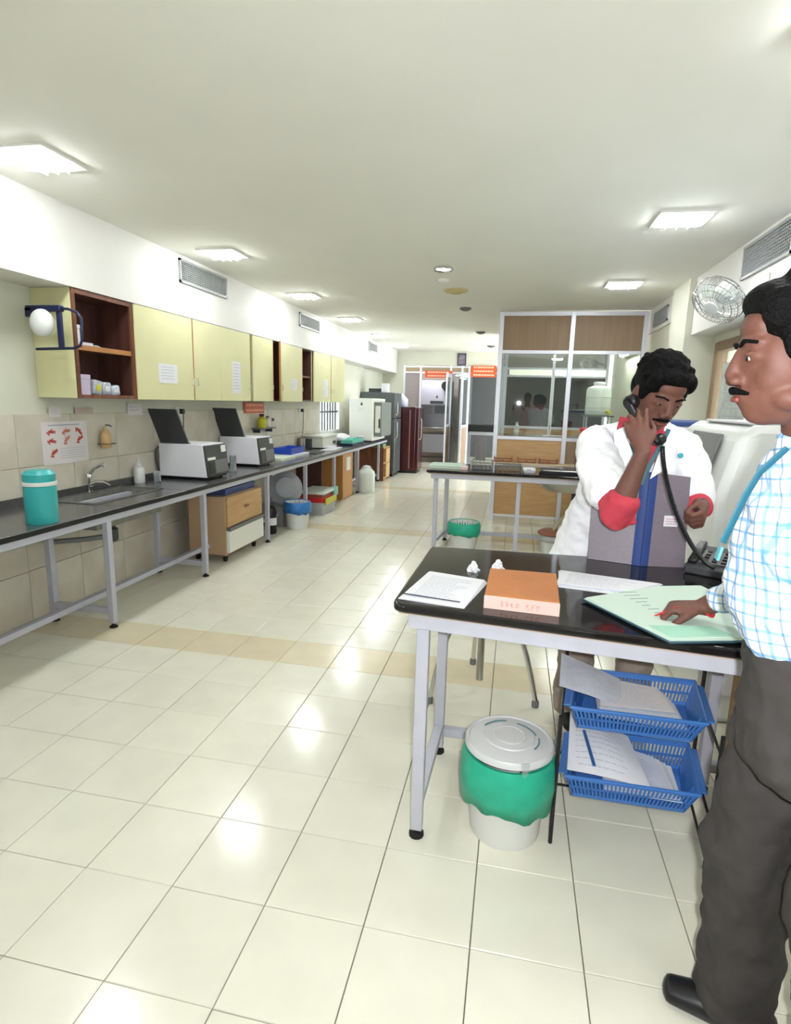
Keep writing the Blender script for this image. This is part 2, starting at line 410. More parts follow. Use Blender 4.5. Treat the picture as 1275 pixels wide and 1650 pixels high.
# barred window on the left
wf = MB(); wf.box(XL-.12, XL+.0, WY0, WY0+.04, WZ0, WZ1).box(XL-.12, XL, WY1-.04, WY1, WZ0, WZ1).box(XL-.12, XL, WY0, WY1, WZ1-.04, WZ1).box(XL-.12, XL, WY0, WY1, WZ0, WZ0+.04)
win2 = struct('window_2', wf, M_white)
for k in range(7):
    y = WY0+.12+k*.14; MB().tube([(XL-.05, y, WZ0), (XL-.05, y, WZ1)], .016, 8).build('window_bar', M_mgrey, win2)
B(XL-.06, XL-.04, WY0, WY1, 1.25, 1.28).build('cross_bar', M_mgrey, win2)
B(XL-.1, XL-.095, WY0, WY1, WZ0, WZ1).build('pane', M_glass, win2)

# air vents
def vent(name_label, side, y0, y1, z0, z1, x, dark=False, group='air grilles in the bulkheads'):
    s = -1 if side == 'R' else 1
    t = thing('air_vent', name_label, 'vent', (x, (y0+y1)/2, z0), 0, group)
    B(*sorted((x, x+s*.004)), y0+.01, y1-.01, z0+.01, z1-.01).build('backing', M_ventd, t)
    f = MB(); w = .018
    xa, xb = sorted((x+s*.001, x+s*.016))
    f.box(xa, xb, y0, y1, z0, z0+w).box(xa, xb, y0, y1, z1-w, z1).box(xa, xb, y0, y0+w, z0, z1).box(xa, xb, y1-w, y1, z0, z1); f.build('frame', M_vent, t)
    g = MB(); n = 9; xc = x+s*.008
    for i in range(n):
        z = z0+w+(z1-z0-2*w)*(i+.5)/n; g.obox((xc, (y0+y1)/2, z), (.012, y1-y0-2*w, .0035), Matrix.Rotation(s*.5, 3, 'Y'))
    g.build('louvres', M_vent, t, kind='stuff')
    h = MB(); n = int((y1-y0)/.028)
    for i in range(n):
        y = y0+w+(y1-y0-2*w)*(i+.5)/n; h.box(*sorted((x+s*.004, x+s*.012)), y-.0025, y+.0025, z0+w, z1-w)
    h.build('upright_fins', M_vent, t, kind='stuff')
vent('large louvred grille high over the sink cupboards', 'L', 4.38, 5.15, 2.35, 2.53, -2.69)
vent('second louvred grille above the cupboards, past the large one', 'L', 7.0, 7.74, 2.345, 2.51, -2.69)
vent('farthest louvred grille, near the end of the left bulkhead', 'L', 10.45, 11.1, 2.35, 2.52, -2.69)
vent('fine mesh grille high on the right bulkhead by the wall fan', 'R', 3.75, 4.5, 2.32, 2.53, XR)
vent('dull grille behind the column over the glass partition', 'R', 6.5, 7.1, 2.34, 2.49, XR)

# ceiling fixtures: recessed square fluorescent lamps
def fixture(x, y, label, first=[None]):
    t = thing('ceiling_light', label, 'ceiling light', (x, y, CZ), 0, 'square recessed ceiling lights')
    if first[0] is None:
        f = MB(); a = .15; b = .125
        f.box(x-a, x+a, y-a, y-b, CZ-.012, CZ).box(x-a, x+a, y+b, y+a, CZ-.012, CZ).box(x-a, x-b, y-b, y+b, CZ-.012, CZ).box(x+b, x+a, y-b, y+b, CZ-.012, CZ)
        p = [f.build('frame', M_white, t)]
        p.append(B(x-b, x+b, y-b, y+b, CZ-.003, CZ-.0005).build('reflector', M_chrome, t))
        for dy in (-.055, .055): p.append(MB().tube([(x-.115, y+dy, CZ-.016), (x+.115, y+dy, CZ-.016)], .018, 10).build('fluorescent_tube', M_lampon, t))
        g = MB()
        for i in range(1, 4): g.box(x-b+i*.0625-.001, x-b+i*.0625+.001, y-b, y+b, CZ-.034, CZ-.02)
        p.append(g.build('louvre', M_alu, t)); first[0] = p
    else:
        for q in first[0]:
            c = q.copy(); col.objects.link(c); c.parent = t
    return t
for y, l in ((-1.0, 'square ceiling light behind the camera on the sink side'), (.8, 'square ceiling light overhead, nearest on the sink side'), (2.6, 'square ceiling light above the sink end of the counter'), (4.4, 'lit square ceiling light beside the large grille'), (6.18, 'lit square ceiling light between first and second grille'), (7.97, 'lit square ceiling light just past the second grille'), (9.85, 'lit square ceiling light before the farthest grille'), (11.65, 'farthest lit square ceiling light by the far wall')):
    fixture(-2.31, y, l)
for y, l in ((5.8, 'lit square ceiling light in front of the glass partition'), (3.9, 'square ceiling light near the wall fan'), (2.0, 'square ceiling light overhead above the orange book'), (.1, 'square ceiling light overhead by the right bulkhead')):
    fixture(.88, y, l)
fixture(.75, 8.55, 'lit ceiling light inside the glazed cubicle')
t = thing('round_downlight', 'small lit round ceiling lamp with chrome rim', 'ceiling light', (-.665, 5.03, CZ))
MB().lathe((-.665, 5.03, CZ-.02), [(.075, .02), (.085, .0), (.078, -.004), (.062, .006), (.06, .02)]).build('rim', M_chrome, t)
MB().lathe((-.665, 5.03, CZ-.012), [(.06, .01), (.06, 0), (.03, -.01)]).build('bulb', M_lamp2, t)
for x, y, r, m, l, c in ((-.72, 5.5, .05, M_offw, 'white dome smoke detector beside the lit round lamp', 'smoke detector'), (-.66, 6.0, .12, M_yellowdisc, 'yellowed oval disc on the ceiling past the smoke detector', 'ceiling disc'), (-.66, 7.1, .07, M_mgrey, 'unlit grey round ceiling lamp, nearest of three unlit', 'ceiling light'), (-.62, 9.4, .075, M_mgrey, 'unlit grey round ceiling lamp, middle of three unlit', 'ceiling light'), (-.55, 11.6, .08, M_mgrey, 'unlit grey round ceiling lamp nearest the far wall', 'ceiling light')):
    n = 'smoke_detector' if 'smoke' in l else ('ceiling_disc' if 'disc' in l else 'round_downlight')
    t = thing(n, l, c, (x, y, CZ)); MB().lathe((x, y, CZ-.03), [(r*.55, 0), (r*.85, .008), (r, .02), (r, .03)]).build('body', m, t)
    MB().lathe((x, y, CZ-.036), [(r*.3, 0), (r*.5, .002), (r*.5, .007)]).build('centre_cap', m, t)

# ================================================================== WALL CUPBOARDS (left)
CX0, CX1, CB, CT = XL+.002, -2.71, 1.43, 2.093
def cupboard(label, y0, y1, doors, shelf=True, wood=M_darkwood, open_zone=None, near_side=M_lamin):
    t = thing('wall_cupboard', label, 'cupboard', ((CX0+CX1)/2, (y0+y1)/2, CB), 0, 'wall cupboards over the left counter')
    k = .018
    B(CX0, CX1, y0, y0+k, CB, CT).build('side_panel', near_side, t, bevel=.001)
    B(CX0, CX1, y1-k, y1, CB, CT).build('side_panel', wood, t)
    B(CX0, CX1, y0+k, y1-k, CB, CB+k).build('bottom_panel', wood, t); B(CX0, CX1, y0+k, y1-k, CT-k, CT).build('top_panel', wood, t)
    B(CX0, CX0+.008, y0+k, y1-k, CB+k, CT-k).build('back_panel', wood, t)
    if shelf: B(CX0+.008, CX1-.01, y0+k, y1-k, 1.735, 1.755).build('shelf', M_wood, t)
    for (a, b, hs, ang) in doors:
        d = MB(); hinge = V((CX1+.002, b if hs == 'far' else a, CB)); L = (b-a) - .004
        dirn = -1 if hs == 'far' else 1
        e = V((math.sin(ang)*1.0, dirn*math.cos(ang), 0)); nrm = V((math.cos(ang), -dirn*math.sin(ang), 0))
        c0 = hinge; pts = [c0, c0+e*L, c0+e*L+nrm*.018, c0+nrm*.018]
        d.hexa([(p.x, p.y) for p in pts], CB-.004, CT-.003)
        do = d.build('door', M_lamin, t, bevel=.0015)
        hp = c0+e*(L-.035)+nrm*.02
        h = MB(); h.tube([(hp.x, hp.y, CB+.12), (hp.x+.018, hp.y, CB+.125), (hp.x+.018, hp.y, CB+.175), (hp.x, hp.y, CB+.18)], .004, 6)
        h.build('handle', M_chrome, do)
        # brown edging strip on the free side
        q = c0+e*L; B(q.x-.001, q.x+.02, min(q.y, q.y+dirn*.004), max(q.y, q.y+dirn*.004), CB-.004, CT-.003).build('edge_strip', M_edge, do)
    return t
c1 = cupboard('open brown wall cupboard without a door, at the sink end', 3.21, 3.785, [])
cupboard('double-door pale yellow wall cupboard with a square notice, beside the open one', 3.79, 5.0, [(3.79, 4.545, 'near', 0), (4.55, 5.0, 'far', 0)], False)
cupboard('single-door yellow wall cupboard with a tall notice strip', 5.004, 5.66, [(5.004, 5.63, 'near', 0)], False)
cupboard('yellow wall cupboard whose second leaf shows a brown frame, over the orange sign', 5.68, 6.455, [(5.69, 6.2, 'near', 0), (6.24, 6.44, 'far', .35)], False)
cupboard('yellow wall cupboard with one door missing, dark inside', 6.46, 7.49, [(6.46, 7.11, 'near', 0)], True)
cupboard('farthest yellow wall cupboard with two doors, over the barred window', 7.50, 8.97, [(7.55, 8.28, 'near', 0), (8.285, 8.97, 'far', 0)], False)
for e in (3.21, 3.785): pass
f = MB(); f.box(CX1, CX1+.012, 3.21, 3.235, CB, CT).box(CX1, CX1+.012, 3.755, 3.79, CB, CT).box(CX1, CX1+.012, 3.235, 3.755, CB, CB+.022).box(CX1, CX1+.012, 3.235, 3.755, CT-.03, CT)
f.build('face_frame', M_wood, c1)
B(CX1-.004, CX1+.006, 3.235, 3.755, 1.728, 1.760).build('shelf_edge', M_edge, c1)

def sheet_x(name, label, x, y0, y1, z0, z1, lines=6, m=M_paper, ink=M_ink, cat='notice', group=None, th=.0015):
    s = tag(B(x, x+th, y0, y1, z0, z1).build(name, m), label, cat, group)
    q = MB(); h = (z1-z0)/(lines+1.5); w = (y1-y0)
    for i in range(lines):
        z = z1-h*(i+1); k = random.uniform(.02, .3)
        q.box(x+th, x+th+.0006, y0+w*.12, y1-w*(.1+k*.8), z-h*.09, z+h*.09)
    q.build('printed_lines', ink, s); return s
xd = CX1+.0205
sheet_x('notice', 'square white notice taped on the first double-door cupboard', xd, 4.05, 4.30, 1.555, 1.70, 5)
sheet_x('notice', 'tall narrow white notice on the third yellow door', xd, 5.23, 5.40, 1.50, 1.80, 9)
sheet_x('notice', 'small white notice on the door next to the missing one', xd, 6.74, 6.92, 1.56, 1.70, 4)
sheet_x('notice', 'narrow white notice on the farthest cupboard, over the barred window', xd, 7.93, 8.12, 1.50, 1.74, 6)
# things inside the open cupboard
def box_thing(name, label, cat, x0, x1, y0, y1, z0, z1, m, lid=None, group=None, bevel=.003):
    t = thing(name, label, cat, ((x0+x1)/2, (y0+y1)/2, z0), 0, group)
    zl = z0+(z1-z0)*.78
    B(x0, x1, y0, y1, z0, zl).build('body', m, t, bevel=bevel); B(x0-.002, x1+.002, y0-.002, y1+.002, zl, z1).build('lid', lid or m, t, bevel=bevel)
    return t
box_thing('carton', 'upright white carton on the upper shelf of the open cupboard', 'box', -2.80, -2.74, 3.25, 3.31, 1.775, 1.885, M_lgrey)
box_thing('carton', 'flat white carton lying on the upper shelf of the open cupboard', 'box', -2.85, -2.74, 3.24, 3.42, 1.757, 1.782, M_lgrey)
box_thing('carton', 'tall pale mauve carton at the bottom of the open cupboard', 'box', -2.84, -2.74, 3.25, 3.37, 1.449, 1.58, mat('mauve_card', (196, 184, 206), .6))
MB().loft([(-2.80, 3.43, 1.768), (-2.78, 3.50, 1.765), (-2.79, 3.56, 1.760)], [.02, .025, .01], [.01, .012, .006], (1, 0, 0), 12).build('crumpled_bag', mat('grey_film', (150, 150, 158), .3)); tag(bpy.data.objects['crumpled_bag'], 'crumpled grey bag on the upper shelf of the open cupboard', 'bag')
M_packs = mat('film_pack', (190, 196, 206), .25, noise_amt=.3, noise_scale=30)
for i, (y, z, s, m, l) in enumerate(((3.45, 1.449, .05, M_packs, 'plastic-wrapped pack leaning beside the mauve carton'), (3.54, 1.449, .045, M_packs, 'plastic-wrapped pack in the middle of the open cupboard floor'), (3.63, 1.449, .035, mat('pale_blue_pack', (196, 206, 220), .4), 'small pale pack at the far side of the open cupboard floor'))):
    t = thing('wrapped_pack', l, 'package', (-2.79, y, z), 0, 'packs on the floor of the open cupboard')
    MB().obox((-2.79, y, z+s), (.09, .08, s*2), Matrix.Rotation(.15*(i-1), 3, 'X')).build('wrapper', m, t, bevel=.012)
    MB().obox((-2.745, y, z+s), (.006, .04, s*.8)).build('paper_tag', M_yellow if i == 0 else M_paper, t)
for o in bpy.data.objects:
    pass

# blue tubular frame with white round head, hanging by the cupboard end
t = thing('mounted_frame', 'dark blue tubular frame with a white round fitting beside the cupboard end panel', 'bracket', (-2.66, 3.08, 1.72))
yb = 3.08
MB().tube([(-2.86, yb, 1.955), (-2.62, yb, 1.945), (-2.56, yb, 1.925), (-2.535, yb, 1.89), (-2.54, yb, 1.77), (-2.555, yb, 1.735), (-2.60, yb, 1.722), (-2.86, yb, 1.715)], .008, 10).build('tube_loop', M_navy, t)
B(-2.90, -2.66, yb-.02, yb+.02, 1.93, 1.965).build('top_arm', M_navy, t, bevel=.006)
B(-2.70, -2.665, yb-.008, yb+.008, 1.72, 1.94).build('upright', M_navy, t, bevel=.004)
MB().ell((-2.76, yb-.05, 1.86), (.075, .05, .08)).build('white_head', M_bucket, t)
B(-2.90, -2.86, yb-.02, 3.21, 1.90, 1.95).build('wall_bracket', M_navy, t)

# ================================================================== LEFT COUNTER
CF = -2.385; CZT = .765
SX0, SX1, SY0, SY1 = -2.94, -2.60, 3.16, 3.86
ct = MB(); a, b = XL+.014, CF
ct.box(a, b, .6, SY0, CZT-.03, CZT).box(a, b, SY1, 10.95, CZT-.03, CZT).box(a, SX0, SY0, SY1, CZT-.03, CZT).box(SX1, b, SY0, SY1, CZT-.03, CZT)
top = tag(ct.build('worktop', M_glossstone, bevel=.004), 'long dark stone worktop running along the left wall', 'worktop')
B(CF, CF+.004, .6, 10.95, CZT-.03, CZT-.002).build('front_edge', M_black, top)
B(XL+.013, XL+.03, .6, 10.95, CZT, CZT+.05).build('splash_strip', M_glossstone, top)
# sink
t = thing('sink', 'grey sink basin let into the worktop by the poster', 'sink', (-2.77, 3.51, .60))
s = MB(); k = .02
s.box(SX0-.02, SX1+.02, SY0-.02, SY0+.01, CZT, CZT+.006).box(SX0-.02, SX1+.02, SY1-.01, SY1+.02, CZT, CZT+.006).box(SX0-.02, SX0+.01, SY0, SY1, CZT, CZT+.006).box(SX1-.01, SX1+.02, SY0, SY1, CZT, CZT+.006)
s.build('rim', mat('worn_rim', (110, 110, 106), .4, metal=.4, noise_amt=.2), t, bevel=.002)
s = MB(); s.box(SX0+.001, SX0+.008, SY0+.001, SY1-.001, .60, CZT).box(SX1-.008, SX1-.001, SY0+.001, SY1-.001, .60, CZT).box(SX0+.008, SX1-.008, SY0+.001, SY0+.008, .60, CZT).box(SX0+.008, SX1-.008, SY1-.008, SY1-.001, .60, CZT).box(SX0+.001, SX1-.001, SY0+.001, SY1-.001, .592, .60)
s.build('basin', mat('worn_inox', (140, 140, 132), .45, metal=.3, noise_amt=.2), t)
MB().lathe((-2.77, 3.51, .601), [(.03, 0), (.03, .004), (.02, .003)]).build('drain', M_dgrey, t)
MB().tube([(-2.77, 3.51, .595), (-2.77, 3.51, .50)], .028, 14).build('waste_pipe', M_dgrey, t)
MB().lathe((-2.77, 3.51, .43), [(.03, 0), (.045, .01), (.045, .09), (.03, .1)]).build('trap', M_dgrey, t)
MB().tube([(-2.77, 3.51, .47), (-2.80, 3.3, .49), (-2.95, 3.1, .50)], .018, 10).build('outlet_pipe', M_mgrey, t)
B(-2.55, -2.45, 3.30, 4.1, .675, .70).build('support_batten', M_ply, t)
# tap
t = thing('tap', 'chrome mixer tap rising behind the sink basin', 'tap', (-2.955, 3.55, CZT))
MB().lathe((-2.955, 3.55, CZT), [(.03, 0), (.03, .008), (.02, .012), (.019, .10), (.022, .12), (.015, .135)]).build('body', M_chrome, t)
MB().tube([(-2.955, 3.55, CZT+.05), (-2.90, 3.56, CZT+.075), (-2.84, 3.57, CZT+.075), (-2.80, 3.575, CZT+.055)], [.018, .018, .016, .015], 12).build('spout', M_chrome, t)
MB().tube([(-2.955, 3.55, CZT+.13), (-2.92, 3.56, CZT+.17), (-2.87, 3.57, CZT+.20), (-2.84, 3.575, CZT+.20)], [.016, .013, .012, .017], 10).build('lever', M_chrome, t)

# counter steel frame: apron rail and leg frames
def counter_leg(y, label, first=[None]):
    t = thing('counter_leg_frame', label, 'leg frame', (-2.43, y, 0), 0, 'grey steel leg frames under the left counter')
    if first[0] is None:
        p = []
        for x in (-2.43, -2.86):
            lg = B(x-.02, x+.02, y-.02, y+.02, .03, .695).build('leg', M_steel, t, bevel=.003); p.append((lg, [MB().lathe((x, y, 0), [(.026, 0), (.026, .008), (.012, .014), (.012, .03)], 12).build('rubber_foot', M_rubber, lg)]))
        p.append((B(-2.84, -2.45, y-.018, y+.018, .09, .13).build('cross_rail', M_steel, t, bevel=.002), []))
        first[0] = p
    else:
        for q, ks in first[0]:
            c = q.copy(); col.objects.link(c); c.parent = t
            for z in ks:
                d = z.copy(); col.objects.link(d); d.parent = c
for y, l in ((.85, 'steel leg frame at the near end of the left counter'), (1.95, 'steel leg frame before the sink'), (3.04, 'steel leg frame under the sink drain'), (4.17, 'steel leg frame beside the wooden drawer unit'), (5.40, 'steel leg frame just past the wooden drawer unit'), (6.50, 'steel leg frame between the blue-lined bin and the crate'), (7.62, 'steel leg frame next to the orange cupboard'), (8.85, 'steel leg frame behind the milky drum'), (10.3, 'steel leg frame farthest along the left counter')):
    counter_leg(y, l)
t = thing('counter_rail', 'continuous grey steel apron and foot rail under the left counter', 'rail', (-2.43, 5.5, .1))
B(-2.455, -2.405, .6, 10.9, .69, .733).build('front_apron', M_steel, t, bevel=.002)
B(-2.47, -2.43, .6, 10.9, .733, .736).build('timber_packing', M_edge, t)
B(-2.88, -2.84, .6, 10.9, .697, .733).build('rear_apron', M_steel, t)
B(-2.64, -2.60, .6, 10.9, .135, .17).build('foot_rail', M_steel, t, bevel=.002)

# ================================================================== ON THE LEFT COUNTER
t = thing('cool_container', 'teal container with a white band at the near end of the worktop', 'container', (-2.49, 2.62, CZT))
MB().lathe((-2.49, 2.62, CZT), [(.075, 0), (.08, .01), (.08, .20), (.076, .205)], 28).build('body', M_teal, t)
MB().lathe((-2.49, 2.62, CZT+.205), [(.083, 0), (.083, .018), (.08, .02)], 28).build('white_band', M_bucket, t)
MB().lathe((-2.49, 2.62, CZT+.225), [(.078, 0), (.08, .04), (.06, .06), (.02, .065)], 28).build('lid', M_teal, t)

# hand washing poster
px = XL+.0135
t = thing('poster', 'white hand-washing poster with red pictures of hands over the sink', 'poster', (px, 3.42, .99))
B(px, px+.002, 3.19, 3.60, .99, 1.27).build('sheet', M_poster, t)
q = MB(); q.box(px+.002, px+.0026, 3.25, 3.53, 1.243, 1.252)
for i in range(5): q.box(px+.002, px+.0026, 3.34, 3.57, 1.09-.016*i-.002, 1.09-.016*i+.001)
q.build('lettering', M_ink, t)
M_hand = mat('print_red', (190, 70, 62), .7); M_hand2 = mat('print_rust', (206, 128, 100), .7)
for i, (y, z) in enumerate(((3.27, 1.205), (3.40, 1.205), (3.52, 1.205), (3.27, 1.145), (3.40, 1.145), (3.52, 1.145), (3.28, 1.065))):
    h = MB(); d = random.uniform(-.8, .8); R = Matrix.Rotation(d, 3, 'X')
    c = V((px+.0025, y, z)); h.obox(c, (.001, .040, .018), R)
    for k in range(4): h.obox(c+R @ V((0, .028, -.008+.005*k)), (.001, .024, .004), R)
    h.obox(c+R @ V((0, .005, .014)), (.001, .02, .006), Matrix.Rotation(d+.6, 3, 'X')); h.obox(c+R @ V((0, -.022, -.012)), (.001, .03, .010), Matrix.Rotation(d-.7, 3, 'X'))
    h.build('hand_picture', M_hand if i % 3 != 1 else M_hand2, t)
sheet_x('notice', 'small pale paper above the hand-washing poster', px, 3.27, 3.37, 1.30, 1.365, 3, M_poster)
sheet_x('notice', 'strip notice with red lines above the soap dispenser', px, 3.50, 3.68, 1.315, 1.36, 3, mat('faded_pink_paper', (196, 184, 172), .8), M_inkr)
sheet_x('notice', 'pale switch plate notice behind the first machine lid', px, 4.06, 4.24, 1.30, 1.39, 2, M_poster)
# soap dispenser
t = thing('soap_dispenser', 'amber soap bottle in a wire holder on the wall tiles', 'dispenser', (-2.945, 3.74, 1.07))
MB().lathe((-2.945, 3.74, 1.07), [(.03, 0), (.036, .01), (.036, .10), (.02, .125), (.012, .13)], 20).build('bottle', M_amber, t)
MB().lathe((-2.945, 3.74, 1.20), [(.014, 0), (.014, .02), (.006, .024), (.006, .035)], 14).build('pump', M_yellowdisc, t)
MB().tube([(-2.945, 3.74, 1.235), (-2.925, 3.76, 1.235), (-2.915, 3.77, 1.225)], .005, 8).build('nozzle', M_dgrey, t)
MB().tube([(-2.985, 3.70, 1.10), (-2.90, 3.70, 1.10), (-2.90, 3.79, 1.10), (-2.985, 3.79, 1.10)], .003, 6).build('wire_holder', M_dgrey, t)
# squeeze bottle, beaker
t = thing('squeeze_bottle', 'white squeeze bottle with pointed nozzle beside the sink', 'bottle', (-2.93, 4.08, CZT))
MB().lathe((-2.93, 4.08, CZT), [(.036, 0), (.042, .008), (.042, .10), (.036, .125), (.016, .14)], 20).build('body', M_bucket, t)
MB().lathe((-2.93, 4.08, CZT+.14), [(.018, 0), (.018, .018), (.008, .022), (.003, .065)], 14).build('nozzle', M_lgrey, t)
t = thing('glass_beaker', 'small clear glass cylinder in front of the first machine', 'beaker', (-2.83, 4.17, CZT))
MB().lathe((-2.83, 4.17, CZT), [(.026, 0), (.028, .003), (.028, .085), (.031, .088), (.029, .09), (.0255, .086), (.0255, .006), (.001, .005)], 20).build('wall', M_clear, t)
t = thing('glass_beaker', 'clear glass cylinder standing between the two machines', 'beaker', (-2.62, 5.06, CZT))
MB().lathe((-2.62, 5.06, CZT), [(.030, 0), (.032, .003), (.032, .15), (.035, .153), (.033, .155), (.0295, .15), (.0295, .006), (.001, .005)], 20).build('wall', M_clear, t)

def analyser(label, ox, oy, w=.45, d=.36, h=.30):
    t = thing('analyser', label, 'machine', (ox, oy, CZT), 0, 'two white laboratory machines on the left counter')
    x0 = ox-w/2; x1 = ox+w/2; y0 = oy-d/2; y1 = oy+d/2; z0 = CZT+.025; z1 = CZT+h
    side = [(x0, z0), (x1-.012, z0), (x1-.045, z1), (x0, z1)]
    MB().prism([(p[0], y0, p[1]) for p in side], (0, d, 0)).build('housing', M_lgrey, t, bevel=.006)
    B(x0+.01, x1-.02, y0+.01, y1-.01, z0-.012, z0).build('base_plate', M_black, t)
    for x in (x0+.04, x1-.06):
        for y in (y0+.04, y1-.04): MB().lathe((x, y, CZT+.001), [(.014, 0), (.014, .014)], 10).build('foot', M_rubber, t)
    # dark front with screen, sloping
    def fp(u, v, off): # u along y 0..1, v along z 0..1 on the front slope
        z = z0+(z1-z0)*v; x = x1-.012-.033*v+off; return (x, y0+d*u, z)
    f = MB(); f.add([fp(.01, .02, .001), fp(.99, .02, .001), fp(.99, .97, .001), fp(.01, .97, .001), fp(.01, .02, .02), fp(.99, .02, .02), fp(.99, .97, .02), fp(.01, .97, .02)], [(0, 3, 2, 1), (4, 5, 6, 7), (0, 1, 5, 4), (1, 2, 6, 5), (2, 3, 7, 6), (3, 0, 4, 7)])
    f.build('front_panel', M_dgrey, t, bevel=.004)
    def plate(name, u0, u1, v0, v1, m, off=.02, th=.004):
        g = MB(); g.add([fp(u0, v0, off), fp(u1, v0, off), fp(u1, v1, off), fp(u0, v1, off), fp(u0, v0, off+th), fp(u1, v0, off+th), fp(u1, v1, off+th), fp(u0, v1, off+th)], [(0, 3, 2, 1), (4, 5, 6, 7), (0, 1, 5, 4), (1, 2, 6, 5), (2, 3, 7, 6), (3, 0, 4, 7)]); g.build(name, m, t, bevel=.001)
    plate('label_strip', .05, .40, .52, .60, M_offw); plate('white_key', .72, .94, .72, .93, M_bucket); plate('control_panel', .35, .95, .10, .50, M_mgrey, .0205, .003); plate('tray_slot', .06, .3, .1, .46, M_black, .0205, .003)
    # raised dark lid hinged at the back
    a = V((x0+.26, 0, z1)); b = V((x0-.07, 0, z1+.30)); n = V((.30, 0, .33)).normalized()*.018
    # lid leans back towards the wall
    a = V((x0+.20, 0, z1+.002)); b = V((x0+.045, 0, z1+.285)); n = V((.283, 0, .155)).normalized()*.02
    a = V((x0+.04, 0, z1+.002)); 
    b = V((x0-.0, 0, z1+.29)); n = V((.99, 0, .1)).normalized()*.02
    return t, x0, x1, y0, y1, z1
t, x0, x1, y0, y1, z1 = analyser('nearer white boxy machine with a dark front and raised dark lid', -2.715+.0, 4.55)
def lid(t, x0, y0, y1, z1, w=.26, lean=.15):
    # wide lid standing open, its hinge along the machine's top, leaning to the wall
    a0 = V((x0+.005, y0+.02, z1+.001)); a1 = V((x0+.005+w, y0+.02, z1+.001)); up = V((-.045, -.09, .285))
    MB().prism([a0, a1, a1+up, a0+up], (0, .022, 0)).build('lid', M_dgrey, t, bevel=.004)
    MB().tube([a0+V((0, .03, .003)), a1+V((0, .03, .003))], .006, 8).build('hinge', M_mgrey, t)
lid(t, x0, y0, y1, z1)
MB().tube([(x0-.005, y0+.03, z1-.02), (x0-.03, y0+.0, z1-.06), (x0-.03, y0, z1-.14), (x0-.012, y0+.01, CZT+.06)], .006, 8).build('side_cable', M_dgrey, t)
t, x0, x1, y0, y1, z1 = analyser('farther white boxy machine with a dark front and raised dark lid', -2.745, 5.64)
lid(t, x0, y0, y1, z1)
# sockets and cables
for x, y, z, l in ((XL+.013, 4.76, 1.31, 'pale wall socket with a black plug between the machine lids'), (XL+.013, 7.80, 1.29, 'black plug with hanging cable left of the barred window')):
    t = thing('wall_socket', l, 'socket', (x, y, z)); B(x, x+.012, y-.06, y+.05, z-.03, z+.05).build('plate', M_offw, t, bevel=.003)
    B(x+.012, x+.045, y+.0, y+.04, z-.01, z+.035).build('plug', M_black, t, bevel=.004)
    MB().tube([(x+.04, y+.02, z), (x+.035, y+.02, z-.12), (x+.03, y+.03, z-.24), (x+.03, y+.0, z-.32)], .0045, 8).build('cable', M_dgrey, t)
    if y < 6: MB().tube([(x+.02, y-.04, z), (x+.02, y-.04, z-.1), (x+.02, y-.045, z-.24)], .0035, 8).build('thin_cable', M_dgrey, t)
def orange_sign(label, o, u, v, w, h, lines, n):
    # o: corner, u: width dir, v: height dir, n: outward
    o, u, v, n = V(o), V(u).normalized(), V(v).normalized(), V(n).normalized()
    t = thing('orange_sign', label, 'sign', o)
    MB().prism([o, o+u*w, o+u*w+v*h, o+v*h], n*.006).build('panel', M_orange, t)
    q = MB()
    for i in range(lines):
        zc = h*(lines-i-.5)/lines; x = w*.1
        while x < w*.86:
            ln = random.uniform(.05, .12)*w
            q.prism([o+u*x+v*(zc-h*.10/lines*1.6), o+u*(x+ln)+v*(zc-h*.10/lines*1.6), o+u*(x+ln)+v*(zc+h*.16/lines*1.6), o+u*x+v*(zc+h*.16/lines*1.6)], n*.0066); x += ln+.02*w
    q.build('lettering', M_signtxt, t); return t
orange_sign('small orange sign with faint lettering on the wall below the cupboards', (XL+.014, 6.06, 1.285), (0, 1, 0), (0, 0, 1), .52, .12, 2, (1, 0, 0))
# small bracket shelf with reagent bottles
t = thing('bracket_shelf', 'tiny grey bracket shelf under the orange sign', 'shelf', (-2.93, 6.45, 1.10))
B(XL+.014, -2.87, 6.24, 6.68, 1.10, 1.115).build('board', M_mgrey, t, bevel=.002)
for y in (6.28, 6.62): B(XL+.014, -2.90, y, y+.012, 1.06, 1.10).build('bracket', M_dgrey, t)
t = thing('reagent_bottle', 'yellow bottle with brown cap on the bracket shelf', 'bottle', (-2.92, 6.38, 1.116))
MB().lathe((-2.92, 6.38, 1.116), [(.045, 0), (.05, .01), (.05, .10), (.03, .125), (.025, .13)]).build('body', M_yellow, t)
MB().lathe((-2.92, 6.38, 1.246), [(.028, 0), (.028, .03), (.022, .033)]).build('cap', M_darkwood, t)
t = thing('reagent_bottle', 'pale cream bottle beside the yellow one on the bracket shelf', 'bottle', (-2.92, 6.54, 1.116))
MB().lathe((-2.92, 6.54, 1.116), [(.03, 0), (.035, .01), (.035, .09), (.018, .11)]).build('body', M_offw, t)
MB().lathe((-2.92, 6.54, 1.226), [(.02, 0), (.02, .025)]).build('cap', M_mgrey, t)
tag(B(XL+.014, XL+.03, 6.82, 6.86, 1.18, 1.215).build('wall_switch', M_dgrey), 'tiny dark switch on the tiles past the orange sign', 'switch')
